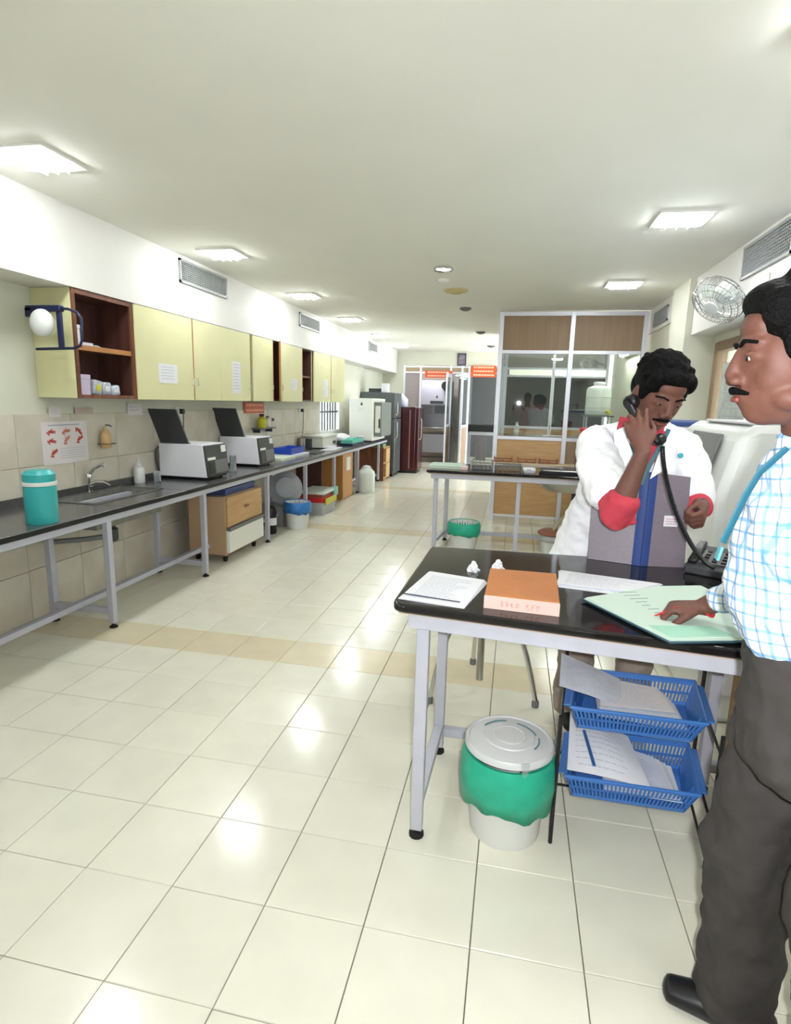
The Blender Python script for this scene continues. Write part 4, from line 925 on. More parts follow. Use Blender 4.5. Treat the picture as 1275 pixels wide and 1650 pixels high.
lab_table('near black-topped steel lab table with papers and an orange book', [(-.335, 1.625), (1.18, 1.465), (1.20, 2.43), (-.318, 2.365)], .86,
    [(-.245, 1.72), (-.235, 2.215), (.80, 2.22), (1.12, 1.60), (1.13, 2.25)], [((-.245, 1.74, .12), (-.235, 2.195, .12)), ((-.215, 2.215, .10), (.78, 2.22, .10)), ((.82, 2.22, .10), (1.11, 2.245, .10))],
    [((-.285, 1.665), (1.15, 1.515)), ((-.27, 2.30), (1.15, 2.36)), ((-.272, 1.68), (-.258, 2.29)), ((1.14, 1.53), (1.15, 2.35))])
lab_table('farther black-topped steel lab table with a sink, before the glass partition', [(-.825, 5.53), (1.30, 5.55), (1.30, 6.32), (-.86, 6.25)], .815,
    [(-.735, 5.625), (-.675, 6.06), (.07, 5.64), (1.1, 5.65), (1.1, 6.1)], [((-.72, 5.64, .10), (-.685, 6.04, .10)), ((-.655, 6.06, .10), (1.08, 6.10, .10))],
    [((-.78, 5.58), (1.26, 5.60)), ((-.80, 6.20), (1.26, 6.26)), ((-.765, 5.6), (-.79, 6.19))])
# stainless basin below the farther table
t = thing('sink', 'stainless round-bottomed sink basin hanging below the farther table', 'sink', (.62, 5.86, .6))
MB().lathe((.62, 5.86, .62), [(.10, 0), (.30, .02), (.36, .08), (.37, .155)], 36, None, 1, .62).build('basin', M_inox, t)
MB().lathe((.62, 5.86, .36), [(.03, 0), (.055, .01), (.055, .09), (.035, .11), (.035, .26)], 20).build('trap', M_dgrey, t)
MB().tube([(.60, 5.82, .40), (.52, 5.82, .38), (.47, 5.81, .30), (.44, 5.81, .24)], .018, 10).build('hose', mat('ribbed_hose', (176, 168, 140), .4, metal=.4), t)
bin_('white bin with a green liner under the left end of the farther table', -.455, 5.84, .155, .255, M_tealbag, flop=.12)
t = bin_('grey bin with a reddish lid below the stainless sink', .44, 5.84, .13, .18, mat('grey_liner', (170, 172, 170), .4), flop=.05)
MB().lathe((.42, 5.84, .195), [(.13, 0), (.135, .02), (.10, .04), (.02, .045)], 24).build('reddish_lid', M_redb, t)
# things on the farther table
t = thing('paper_pad', 'greenish white register lying at the left end of the farther table', 'papers', (-.66, 5.86, .815))
B(-.82, -.50, 5.70, 6.05, .815, .838).build('pages', mat('greenish_paper', (222, 232, 214), .8), t, bevel=.002); B(-.825, -.495, 5.695, 6.055, .838, .842).build('cover', M_pgreen, t)
tag(B(-.50, -.43, 5.62, 5.75, .815, .85).build('tissue_pack', mat('pale_pink', (226, 200, 196), .7), bevel=.006), 'little pale pink pack at the corner of the greenish register', 'package')
def wire_rack(label, x0, x1, y0, y1, z0, h, m, n=5):
    t = thing('wire_rack', label, 'rack', ((x0+x1)/2, (y0+y1)/2, z0), 0, 'metal racks on the farther table')
    for x in (x0, x1):
        for y in (y0, y1): MB().tube([(x, y, z0), (x, y, z0+h)], .006, 8).build('post', m, t)
    for z in (z0+.02, z0+h*.55, z0+h*.9):
        q = MB()
        for y in (y0, y1): q.tube([(x0, y, z), (x1, y, z)], .004, 6)
        for k in range(n+1): q.tube([(x0+(x1-x0)*k/n, y0, z), (x0+(x1-x0)*k/n, y1, z)], .003, 6)
        q.build('wire_tier', m, t)
wire_rack('chrome wire tube rack beside the greenish register', -.40, -.20, 5.66, 5.90, .816, .095, M_chrome)
wire_rack('grey wire rack in the middle of the farther table', -.17, .08, 5.70, 5.95, .816, .06, M_mgrey)
for k, (x0, x1, m, l) in enumerate(((.10, .22, M_lgrey, 'small pale tray beside the middle wire rack'), (.26, .82, M_dgrey, 'long dark tray with instruments at the sink end of the farther table'))):
    t = tray('instrument_tray', l, 'tray', x0, x1, 5.66, 5.92, .816, .028, m)
    for j in range(3): MB().tube([(x0+.04, 5.72+.06*j, .828), (x1-.04, 5.74+.05*j, .828)], .006, 8).build('instrument', M_inox, t)
box_thing('reagent_box', 'dark box behind the long tray on the farther table', 'box', .62, .80, 6.0, 6.15, .816, .96, M_black)
t = thing('red_container', 'red plastic container standing on the dark box', 'container', (.70, 6.07, .961)); B(.64, .78, 6.01, 6.13, .961, 1.22).build('body', M_red, t, bevel=.01); B(.635, .785, 6.005, 6.135, 1.22, 1.25).build('lid', M_red, t, bevel=.008)

# stool behind the near table
t = thing('lab_stool', 'chrome stool with arched tube legs under the near table', 'stool', (-.10, 2.80, 0))
sx, sy = -.10, 2.80
for ang in (-20, 100, 220):
    a = math.radians(ang); p = []
    for k in range(9):
        q = (k/8)**.8; p.append((sx+math.cos(a)*(.015+.285*q), sy+math.sin(a)*(.015+.285*q), .03+.44*(1-q**3)))
    p[-1] = (p[-1][0], p[-1][1], .03)
    l = MB().tube(p, .0125, 12).build('leg', M_chrome, t); MB().lathe((p[-1][0], p[-1][1], 0), [(.017, 0), (.018, .025), (.015, .035)], 12).build('rubber_foot', M_mgrey, l)
MB().tube([(sx, sy, .06), (sx, sy, .48)], .018, 16).build('centre_post', M_inox, t)
MB().lathe((sx, sy, .44), [(.035, 0), (.04, .01), (.04, .04), (.03, .05)]).build('hub', M_chrome, t)
MB().lathe((sx, sy, .48), [(.10, 0), (.15, .01), (.16, .03), (.15, .05), (.02, .055)], 32).build('seat', M_black, t)

# ================================================================== BIN AND TRAYS UNDER THE NEAR TABLE
t = bin_('white lidded bucket with a green liner under the near table', .048, 1.83, .145, .30, M_tealbag, flop=.16)
prof = [(.142, 0), (.150, .004), (.150, .018), (.144, .026), (.138, .027), (.136, .022), (.120, .026), (.085, .030), (.082, .034), (.06, .036), (.02, .037)]
l = MB().lathe((.048, 1.83, .318), prof, 48).build('lid', M_lid, t)
q = MB()
for a0, a1, r in ((.3, 1.3, .092), (1.7, 2.6, .100), (-.6, .1, .098)):
    pts = [(.048+r*math.cos(a0+(a1-a0)*k/8), 1.83+r*math.sin(a0+(a1-a0)*k/8), .3485 - .0) for k in range(9)]
    q.tube(pts, .0028, 6)
q.build('lid_marking', mat('teal_grey_print', (90, 130, 136), .6), l)
MB().lathe((.048, 1.83, .344), [(.055, 0), (.055, .013), (.05, .014), (.048, .012)], 32).build('lid_boss', M_lid, l)
MB().prism([(.085, 1.688, .345), (.115, 1.700, .345), (.10, 1.688, .26)], (0, -.004, 0)).build('liner_tail', M_clear, t)

def slotted_tray(label, x0, x1, y0, y1, zb, h, skew, group='blue letter trays under the near table'):
    t = thing('letter_tray', label, 'tray', ((x0+x1)/2, (y0+y1)/2, zb), 0, group)
    ins = .03
    def P(u, v, w):  # w 0 bottom 1 rim
        k = ins*(1-w); x = x0+k+(x1-x0-2*k)*u; y = y0+k+(y1-y0-2*k)*v; return V((x+skew*v, y, zb+h*w))
    th = V((0, 0, .004))
    MB().prism([P(0, 0, 0), P(1, 0, 0), P(1, 1, 0), P(0, 1, 0)], (0, 0, .004)).build('floor_plate', M_blue, t)
    for nm, a, b, inn in (('front_wall', (0, 0), (1, 0), V((0, 1, 0))), ('back_wall', (0, 1), (1, 1), V((0, -1, 0))), ('side_wall', (0, 0), (0, 1), V((1, 0, 0))), ('side_wall', (1, 0), (1, 1), V((-1, 0, 0)))):
        q = MB(); T = inn*.004
        for w0, w1 in ((0, .16), (.46, .54), (.84, 1)): q.prism([P(*a, w0), P(*b, w0), P(*b, w1), P(*a, w1)], T)
        o = q.build(nm, M_blue, t)
        L = (P(*b, 0)-P(*a, 0)).length; n = int(L/.011); q = MB()
        for k in range(n+1):
            s0 = (k-.22)/n if k else 0; s1 = (k+.22)/n if k < n else 1
            if L < .3 and (.22 < k/n < .78): continue
            A = lambda s, w: P(a[0]+(b[0]-a[0])*s, a[1]+(b[1]-a[1])*s, w)
            q.prism([A(s0, .16), A(s1, .16), A(s1, .84), A(s0, .84)], T)
        if L < .3:
            q.prism([P(a[0], .22, .1), P(a[0], .78, .1), P(a[0], .78, .9), P(a[0], .22, .9)], T)
        q.build('slat', M_blue, t, kind='stuff', label='upright slats between the slots')
    q = MB(); r = .010
    c = [P(0, 0, 1), P(1, 0, 1), P(1, 1, 1), P(0, 1, 1)]
    for i in range(4):
        A = c[i]; Bq = c[(i+1) % 4]; q.tube([A, Bq], .0055, 8)
    o = q.build('rim', M_blue, t)
    for u in (-.0, 1):
        s = -1 if u == 0 else 1
        MB().prism([P(u, .08, 1)+V((0, 0, -.006)), P(u, .08, 1)+V((s*.025, 0, -.010)), P(u, .92, 1)+V((s*.025, 0, -.010)), P(u, .92, 1)+V((0, 0, -.006))], (0, 0, .005)).build('end_lip', M_blue, t)
    return P
P1 = slotted_tray('upper blue slotted letter tray full of papers', .235, .645, 1.80, 2.10, .415, .085, .045)
P2 = slotted_tray('lower blue slotted letter tray with a blue pen strip on its papers', .235, .645, 1.78, 2.08, .175, .09, .045)
t = thing('tray_rack', 'black metal rack holding the two blue letter trays', 'rack', (.47, 1.95, 0))
for x, y in ((.205, 1.79), (.69, 1.79), (.245, 2.12), (.725, 2.12)): MB().tube([(x, y, 0), (x, y, .56 if y > 2 else .47)], .007, 8).build('post', M_black, t)
for z in (.408, .165, .03):
    for y in (2.07,): MB().tube([(.205+(y-1.79)*.12, y, z), (.69+(y-1.79)*.12, y, z)], .005, 8).build('cross_bar', M_black, t)
    for x in (.205, .69): MB().tube([(x, 1.79, z), (x+.04, 2.12, z)], .005, 8).build('side_bar', M_black, t)
def sheet(name, label, pts, m=M_paper, lines=0, ink=M_ink, cat='paper', group=None, th=.0012, bend=None, u0=.1, u1=.85):
    # quadrilateral sheet a,b,c,d with optional sag, printed lines run a->b
    a, b, c, d = [V(p) for p in pts]; n = 6; q = MB()
    def S(u, v): 
        p = (a*(1-u)+b*u)*(1-v)+(d*(1-u)+c*u)*v
        if bend: p = p + V((0, 0, bend*math.sin(u*PI)*math.sin(v*PI*.9+.2)))
        return p
    for L in (0, 1):
        for i in range(n+1):
            for j in range(n+1): q.v.append(S(i/n, j/n)+V((0, 0, th*L)))
    N = (n+1)**2
    for i in range(n):
        for j in range(n):
            k = i*(n+1)+j; q.f.append((N+k, N+k+n+1, N+k+n+2, N+k+1)); q.f.append((k, k+1, k+n+2, k+n+1))
    for i in range(n):
        for e in ((i*(n+1), (i+1)*(n+1)), ((i+1)*(n+1)+n, i*(n+1)+n)): q.f.append((e[0], e[1], N+e[1], N+e[0]))
        for e in ((i+1, i), (n*(n+1)+i, n*(n+1)+i+1)): q.f.append((e[0], e[1], N+e[1], N+e[0]))
    o = tag(q.build(name, m), label, cat, group)
    if lines:
        q = MB()
        for k in range(lines):
            v = .1+.8*k/lines; uu = u1-random.random()*.25; w = min(.16/lines, .012)
            seg = u0
            while seg < uu:
                e = min(seg+random.uniform(.03, .12), uu)
                p = [S(seg, v)+V((0, 0, th+.0003)), S(e, v)+V((0, 0, th+.0003)), S(e, v+w*.8)+V((0, 0, th+.0003)), S(seg, v+w*.8)+V((0, 0, th+.0003))]
                q.prism(p, (0, 0, .0003)); seg = e+.015
        q.build('printed_lines', ink, o)
    return o
# papers in the trays
sheet('paper_sheet', 'long greyish printed sheets lying over the left half of the upper tray', [(.20, 1.87, .535), (.40, 1.84, .50), (.42, 2.02, .512), (.22, 2.08, .562)], M_paper2, 14, bend=.012, group='papers in the upper tray')
for k in range(6): sheet('paper_sheet', ['lowest', 'second lowest', 'third', 'fourth', 'fifth', 'topmost'][k]+' printed sheet of the fan at the right of the upper tray', [(.33, 1.85-.004*k, .455+.010*k), (.60-.008*k, 1.82+.004*k, .455+.010*k), (.60-.012*k, 2.0, .455+.010*k), (.34, 2.04, .455+.010*k)], M_paper if k % 2 else M_paper2, 14 if k == 5 else 0, group='papers in the upper tray')
sheet('paper_sheet', 'crumpled white sheets heaped in the lower tray', [(.24, 1.80, .275), (.50, 1.78, .26), (.47, 2.03, .29), (.27, 2.08, .335)], M_paper, 9, bend=.03, group='papers in the lower tray')
for k in range(4): sheet('paper_sheet', ['undermost', 'lower', 'upper', 'uppermost'][k]+' sheet at the right of the lower tray', [(.36, 1.80, .222+.009*k), (.60-.01*k, 1.79, .222+.009*k), (.61-.02*k, 1.98, .226+.009*k), (.38, 2.04, .23+.009*k)], M_paper if k % 2 == 0 else M_paper2, 8 if k == 3 else 0, group='papers in the lower tray')
tag(MB().obox((.315, 1.88, .318), (.010, .17, .004), Matrix.Rotation(.1, 3, 'Z') @ Matrix.Rotation(.15, 3, 'X')).build('plastic_strip', mat('blue_strip', (50, 96, 150), .4)), 'dark blue plastic strip on the papers of the lower tray', 'strip')
# wooden stand behind the trays
t = thing('wooden_stand', 'brown wooden crate-like stand under the far end of the near table', 'stand', (1.0, 2.1, 0))
B(.86, 1.08, 1.90, 2.15, .03, .60).build('body', M_wood, t, bevel=.004); B(.84, .86, 1.88, 2.17, .0, .62).build('side_board', M_ply, t); MB().rtube((.70, 2.30, .5), (.84, 2.02, .58), .03, .02).build('diagonal_strut', M_ply, t)
for z in (.2, .4): B(.855, 1.085, 1.885, 1.9, z, z+.05).build('slat', M_edge, t)

# ================================================================== ON THE NEAR TABLE
ZT = .8605
for k in range(4): sheet('paper_sheet', ['bottom', 'second', 'third', 'top'][k]+' sheet of the printed white pile at the left corner of the near table', [(-.322+.004*k, 1.668-.003*k, ZT+.0016*k), (-.115+.002*k, 1.635+.006*k, ZT+.0016*k), (-.058-.004*k, 1.91+.004*k, ZT+.0016*k), (-.272+.003*k, 1.98-.003*k, ZT+.0016*k)], M_paper, 16 if k == 3 else 0, group='printed pile at the table corner')
tag(MB().prism([(-.31, 1.70, ZT+.008), (-.13, 1.668, ZT+.008), (-.131, 1.664, ZT+.008), (-.311, 1.695, ZT+.008)], (0, 0, .002)).build('ruled_strip', M_inkd), 'thin dark ruled strip along the printed pile', 'strip')
t = thing('register_book', 'thick orange cloth-covered book with a pinkish lettered edge on the near table', 'book', (.05, 1.79, ZT))
pb = [(-.058, 1.668), (.158, 1.652), (.168, 1.955), (-.054, 1.955)]
MB().hexa([(p[0]+(.004 if p[0] < .05 else -.006), p[1]+(.003 if p[1] < 1.8 else -.004)) for p in pb], ZT+.003, ZT+.036).build('pages', M_paper, t)
MB().hexa(pb, ZT, ZT+.003).build('back_cover', M_pink, t); MB().hexa(pb, ZT+.036, ZT+.040).build('front_cover', M_book, t, bevel=.001)
MB().hexa([(-.059, 1.660), (.159, 1.644), (.158, 1.652), (-.058, 1.668)], ZT, ZT+.038).build('spine', M_pink, t)
q = MB(); random.seed(3)
x = .0; 
for k in range(8):
    x0 = -.005+.0145*k; y = 1.6555-.0735*(x0+.059)*1.0
    if k == 4: continue
    for j in range(3):
        q.obox((x0+random.uniform(-.002, .004), 1.6598-(x0+.059)*.0735, ZT+.012+.006*j+random.uniform(-.002, .002)), (.006, .0016, .0012), Matrix.Rotation(random.uniform(-.6, .6), 3, 'Y'))
    q.obox((x0-.002, 1.6598-(x0+.059)*.0735, ZT+.018), (.0012, .0016, .011))
q.build('spine_lettering', M_inkr, t)
# crumpled tissues
for k, (x, y, r, l) in enumerate(((-.117, 2.04, .022, 'crumpled white tissue standing behind the printed pile'), (-.030, 2.09, .022, 'crumpled white tissue just behind the orange book'))):
    q = MB(); n = 14
    for i in range(7):
        for j in range(n):
            z = i/6; rr = r*(1.0-.75*z)*(1+.35*math.sin(j*2.3+i*1.7+k)); q.v.append(V((x+rr*math.cos(2*PI*j/n), y+rr*math.sin(2*PI*j/n), ZT+z*r*1.6*(1+.1*math.sin(j*3+k)))))
    for i in range(6):
        for j in range(n): q.f.append((i*n+j, i*n+(j+1) % n, (i+1)*n+(j+1) % n, (i+1)*n+j))
    q.f.append(tuple(range(n-1, -1, -1))); q.f.append(tuple(6*n+j for j in range(n)))
    tag(q.build('tissue', M_paper, smooth=False), l, 'tissue', 'tissues on the near table')
for k in range(3): sheet('paper_sheet', ['lowest', 'middle', 'top'][k]+' sheet of the printed pile right of the orange book', [(.176-.002*k, 1.93+.015*k, ZT+.0015*k), (.40, 1.895+.02*k, ZT+.0015*k), (.535-.004*k, 2.06, ZT+.0015*k), (.19+.004*k, 2.13, ZT+.0015*k)], M_paper if k != 1 else M_paper2, 12 if k == 2 else 0, group='printed pile by the orange book')
t = thing('open_ledger', 'open pale green ledger with dark blue edges the standing man writes in', 'ledger', (.48, 1.8, ZT))
A, Bp, Cp, D = V((.236, 1.80, 0)), V((.425, 1.505, 0)), V((.80, 1.62, 0)), V((.66, 2.05, 0))
cov = [A, Bp, Cp, D, V((.50, 2.0, 0))]
MB().hexa([(p.x, p.y) for p in cov], ZT+.006, ZT+.009).build('cover', mat('dark_teal_board', (30, 70, 84), .5), t)
mid = [(.244, 1.798), (.427, 1.514), (.50, 1.538), (.335, 1.86)]
for k in range(3): MB().hexa([(.244+.003*k, 1.80), (.427+.001*k, 1.516+.006*k), (.785, 1.622+.004*k), (.655-.003*k, 2.04), (.498, 1.99)], ZT+.0092+.002*k, ZT+.0108+.002*k).build('page', M_pgreen, t)
MB().hexa([(.39, 1.60), (.432, 1.53), (.60, 1.585), (.56, 1.64)], ZT+.0155, ZT+.0165).build('turned_page', mat('mint_paper', (160, 206, 182), .8), t)
q = MB()
for k in range(9):
    u = V((.36+.012*k, 1.88-.028*k, ZT+.0152)); d = V((.28, .10, 0)).normalized()
    L = random.uniform(.02, .07)
    q.prism([u, u+d*L, u+d*L+V((-.001, .0012, 0)), u+V((-.001, .0012, 0))], (0, 0, .0004))
q.build('handwriting', M_inkd, t)
# the phone base, handset, cord
t = desk_phone = thing('desk_telephone', 'dark grey desk telephone at the back of the near table', 'telephone', (.80, 2.28, ZT))
R = Matrix.Rotation(-.5, 3, 'Z')
b = V((.775, 2.29, ZT))
pr = [(-.09, -.10, 0), (-.09, .10, 0), (-.09, .10, .075), (-.09, .06, .075), (-.09, -.10, .03)]
MB().prism([b+R @ V(p) for p in pr], R @ V((.18, 0, 0))).build('base', M_dgrey, t, bevel=.006)
MB().obox(b+R @ V((0, -.02, .056)), (.10, .10, .004), R @ Matrix.Rotation(.27, 3, 'X')).build('key_panel', M_mgrey, t)
for i in range(3):
    for j in range(4): MB().obox(b+R @ V((-.03+.03*i, -.055+.024*j, .052+.0065*j)), (.016, .013, .006), R @ Matrix.Rotation(.27, 3, 'X')).build('key', M_black, t)
MB().obox(b+R @ V((-.07, .0, .065)), (.03, .17, .02), R @ Matrix.Rotation(.27, 3, 'X')).build('cradle', M_black, t, bevel=.006)
t = thing('telephone_handset', 'black telephone handset held to the ear of the man in the white coat', 'telephone', (.44, 2.15, 1.43))
h0 = V((.398, 2.170, 1.478)); h1 = V((.484, 2.098, 1.352)); ax = (h1-h0)
tw = V((.55, .55, .25)).normalized()
MB().tube([h0+V((-.018, -.0, .0)), h0+ax*.3+V((-.022, -.012, -.006)), h0+ax*.7+V((-.018, -.012, -.008)), h1+V((-.008, -.004, -.004))], [.015, .012, .012, .015], 12, [.018, .016, .016, .018], (0, 0, 1)).build('grip', M_black, t)
MB().lathe(h0+V((-.008, 0, 0)), [(.020, -.016), (.026, -.01), (.027, .012), (.022, .02)], 18, tw).build('ear_cup', M_black, t)
MB().lathe(h1+V((-.004, 0, .004)), [(.015, -.014), (.019, -.008), (.019, .012), (.014, .018)], 18, tw).build('mouth_cup', M_black, t)
q = MB(); p = []; c0 = h1+V((.006, -.01, -.018)); c1 = V((.505, 2.02, 1.02)); c2 = V((.66, 2.10, .93)); n = 900; turns = 95
def bez(s): return c0*(1-s)**3+3*c0.lerp(c1, .45)*s*(1-s)**2+3*c2.lerp(c1, .3)*s*s*(1-s)+V((.735, 2.20, ZT+.04))*s**3
for i in range(n+1):
    s = i/n; T = (bez(min(s+.01, 1))-bez(max(s-.01, 0))).normalized(); A1 = T.cross(V((0, 1, 0))).normalized(); B1 = T.cross(A1); a = 2*PI*turns*s
    p.append(bez(s)+A1*(.0062*math.cos(a))+B1*(.0062*math.sin(a)))
q.tube(p, .0026, 5); q.build('coiled_cord', M_black, desk_phone)
# standing file folder
t = thing('file_folder', 'large open grey file with a blue spine standing behind the near table papers', 'folder', (.5, 2.31, ZT))
MB().prism([(.318, 2.345, ZT+.001), (.475, 2.30, ZT+.001), (.475, 2.30, 1.222), (.314, 2.345, 1.135)], (0, .004, 0)).build('cover', M_filegrey, t)
MB().prism([(.535, 2.298, ZT+.001), (.672, 2.32, ZT+.001), (.655, 2.32, 1.210), (.535, 2.298, 1.222)], (0, .004, 0)).build('cover', M_filegrey2, t, label='darker cover carrying a white label')
MB().hexa([(.475, 2.300), (.495, 2.288), (.515, 2.288), (.535, 2.298), (.535, 2.302), (.475, 2.304)], ZT+.001, 1.224).build('spine', M_fileblue, t)
B(.503, .506, 2.2855, 2.288, ZT+.002, 1.223).build('spine_crease', mat('dark_blue_crease', (28, 46, 100), .6), t)
MB().prism([(.575, 2.3035, 1.02), (.628, 2.312, 1.02), (.628, 2.312, 1.062), (.575, 2.3035, 1.062)], (0, -.001, 0)).build('name_label', M_paper, t)
q = MB(); [q.prism([(.582, 2.303, 1.03+.009*i), (.62, 2.309, 1.03+.009*i), (.62, 2.309, 1.032+.009*i), (.582, 2.303, 1.032+.009*i)], (0, -.0008, 0)) for i in range(3)]
q.build('label_lines', mat('pink_ink', (200, 110, 140), .7), t)

# ================================================================== RIGHT SIDE EQUIPMENT
t = thing('bench_analyser', 'bulky white rounded analyser beside the right wall', 'machine', (1.1, 3.3, 0))
pr = [(.93, 2.75, .0), (1.60, 2.75, 0), (1.60, 2.75, 1.40), (1.02, 2.75, 1.40), (.955, 2.75, 1.36), (.90, 2.75, 1.10)]
MB().prism(pr, (0, .85, 0)).build('housing', M_bucket, t, bevel=.035)
MB().prism([(.892, 2.92, 1.16), (.892, 3.35, 1.16), (.945, 3.35, 1.35), (.945, 2.92, 1.35)], (-.012, 0, .003)).build('grey_side_panel', M_mgrey, t, bevel=.004)
B(.96, 1.58, 2.742, 2.752, .15, .80).build('service_door', M_lgrey, t, bevel=.004)
B(1.0, 1.55, 2.80, 3.4, 1.40, 1.412).build('top_cover', M_lgrey, t, bevel=.004)
t = thing('bench_analyser', 'white instrument with a thin blue top edge behind the coated man', 'machine', (.95, 4.2, 0))
B(.80, 1.55, 3.75, 4.4, 0, 1.36).build('housing', M_lgrey, t, bevel=.02); B(.79, 1.56, 3.74, 4.41, 1.36, 1.385).build('blue_top_edge', M_fileblue, t, bevel=.004)
t = thing('desk_lamp_arm', 'small black jointed arm standing on the bulky white analyser', 'arm', (1.12, 3.05, 1.413))
MB().lathe((1.14, 3.0, 1.413), [(.03, 0), (.03, .01), (.008, .015)]).build('base', M_black, t); MB().tube([(1.14, 3.0, 1.42), (1.14, 3.0, 1.50)], .011, 10).build('post', M_black, t); MB().tube([(1.14, 3.0, 1.485), (1.06, 3.0, 1.49), (1.04, 3.0, 1.46)], .006, 8).build('arm', M_dgrey, t)
# wall fan
t = thing('wall_fan', 'white caged wall fan on the right bulkhead', 'fan', (1.42, 4.1, 2.15))
fc = V((1.20, 4.12, 2.14)); axf = V((-.55, -.35, -.65)).normalized(); qf = axf.to_track_quat('Z', 'Y').to_matrix()
B(1.41, 1.438, 4.02, 4.22, 2.05, 2.28).build('wall_plate', M_bucket, t, bevel=.008)
MB().tube([(1.42, 4.12, 2.15), (1.34, 4.16, 2.17), tuple(fc-axf*.08)], .022, 12).build('arm', M_bucket, t)
MB().lathe(fc-axf*.10, [(.03, -.02), (.06, 0), (.065, .07), (.05, .08)], 20, axf).build('motor', M_bucket, t)
q = MB()
for r, z in ((.16, .0), (.15, .045), (.12, .065), (.08, .075), (.16, -.02), (.12, -.05)):
    pts = [fc+qf @ V((r*math.cos(2*PI*k/28), r*math.sin(2*PI*k/28), z)) for k in range(29)]; q.tube(pts, .004 if r > .15 else .0022, 6)
for k in range(36):
    a = 2*PI*k/36; q.tube([fc+qf @ V((r*math.cos(a), r*math.sin(a), z)) for r, z in ((.03, .08), (.10, .07), (.145, .05), (.16, 0), (.135, -.04), (.06, -.06))], .0016, 4)
q.build('cage', M_chrome, t, kind='stuff')
MB().lathe(fc+axf*.075, [(.045, 0), (.045, .01), (.03, .014)], 20, axf).build('badge', M_bucket, t)
for k in range(3):
    a = 2*PI*k/3; q = MB(); pts = []
    for (r, w, z) in ((.03, -.35, .0), (.08, -.6, -.012), (.135, -.5, -.015), (.14, .2, .015), (.08, .45, .018), (.03, .35, .005)): pts.append(fc+qf @ V((r*math.cos(a+w), r*math.sin(a+w), z+.01)))
    q.prism(pts, axf*.003); q.build('blade', M_milky, t)


# ================================================================== PEOPLE
def frame(F, up=V((0, 0, 1))):
    F = V(F).normalized(); R = F.cross(V(up)).normalized(); U = R.cross(F).normalized(); return R, F, U
def rot3(R, F, U): return Matrix((R, F, U)).transposed()
def head(mb, c, F, up=(0, 0, 1), s=1.0):
    # c: centre of the skull at ear height; F: the way the face looks
    R, F, U = frame(F, V(up)); M = rot3(R, F, U)
    P = lambda x, y, z: V(c)+(R*x+F*y+U*z)*s
    E = lambda x, y, z, a, b, d, rx=0: mb.ell(P(x, y, z), (a*s, b*s, d*s), M @ Matrix.Rotation(rx, 3, 'X'), 20, 14)
    E(0, -.012, .045, .075, .097, .085); E(0, .018, .010, .067, .078, .085); E(0, .030, -.045, .056, .062, .060); E(0, .052, -.078, .030, .036, .026)
    E(0, .055, -.055, .040, .040, .040)
    for x in (-1, 1):
        E(.032*x, .048, -.020, .030, .030, .042); E(.081*x, -.006, .0, .010, .022, .034, -.15); E(.077*x, .004, -.022, .009, .013, .018); E(.050*x, .03, .0, .018, .04, .05)
        E(.033*x, .073, .012, .020, .016, .012); E(.048*x, .02, -.06, .022, .035, .022)
        E(.014*x, .100, -.026, .010, .012, .009)
    E(0, .072, .034, .052, .022, .014); E(0, .066, .06, .050, .026, .030)
    mb.loft([P(0, .086, .028), P(0, .097, .004), P(0, .106, -.018)], [.009*s, .011*s, .013*s], [.010*s, .011*s, .011*s], R, 12)
    E(0, .088, -.049, .024, .014, .007); E(0, .085, -.060, .022, .013, .008)
    return R, F, U, P, M
def hand(mb, w, d, n, side, curl=(.5, .5, .5, .5), s=1.0, thumb=.35, grip=1.0, spread=.0):
    # w wrist, d pointing direction, n the way the palm faces, side: towards the thumb
    d = V(d).normalized(); n = (V(n)-d*V(n).dot(d)).normalized(); sd = V(side); sd = (sd-d*sd.dot(d)-n*sd.dot(n)).normalized(); w = V(w)
    mb.loft([w-d*.015*s, w+d*.020*s, w+d*.055*s, w+d*.082*s], [.026*s, .034*s, .041*s, .040*s], [.020*s, .018*s, .015*s, .012*s], sd, 16)
    L = (.072, .080, .075, .060)
    for i in range(4):
        b = w+d*(.080-(.006 if i == 3 else 0))*s+sd*(.031-.0205*i)*s; a = 0; p = [b-d*.015*s, b]; dd = d+sd*(spread*(1.5-i)); dd.normalize()
        for k in range(3):
            a += curl[i]*(.8, 1.05, .75)[k]*grip; q = p[-1]+(dd*math.cos(a)+n*math.sin(a))*L[i]*(.46, .31, .25)[k]*s; p.append(q)
        mb.loft(p, [.0105*s, .0105*s, .0098*s, .0092*s, .0082*s], [.0105*s, .0105*s, .0098*s, .0090*s, .0080*s], sd, 10)
    t0 = w+d*.018*s+sd*.022*s; t1 = w+d*.045*s+sd*.046*s+n*.012*s; t2 = t1+(d*.75+sd*(.35-thumb*.6)+n*thumb).normalized()*.032*s; t3 = t2+(d*.8-sd*thumb*.5+n*thumb).normalized()*.026*s
    mb.loft([t0, t1, t2, t3], [.014*s, .0125*s, .010*s, .008*s], [.015*s, .012*s, .0095*s, .0075*s], n, 10)
def arm_skin(mb, sh, el, wr):
    sh, el, wr = V(sh), V(el), V(wr)
    mb.loft([sh, sh.lerp(el, .35), sh.lerp(el, .75), el], [.050, .046, .040, .038], [.050, .048, .041, .037], (0, 0, 1) if abs((el-sh).normalized().z) < .9 else (1, 0, 0))
    h = (0, 0, 1) if abs((wr-el).normalized().z) < .85 else (1, 0, 0)
    mb.loft([el, el.lerp(wr, .3), el.lerp(wr, .7), wr], [.038, .040, .031, .026], [.037, .038, .028, .022], h)
def ellp(mb, pts, ra, rb, side): mb.loft(pts, ra, rb, side, 26)
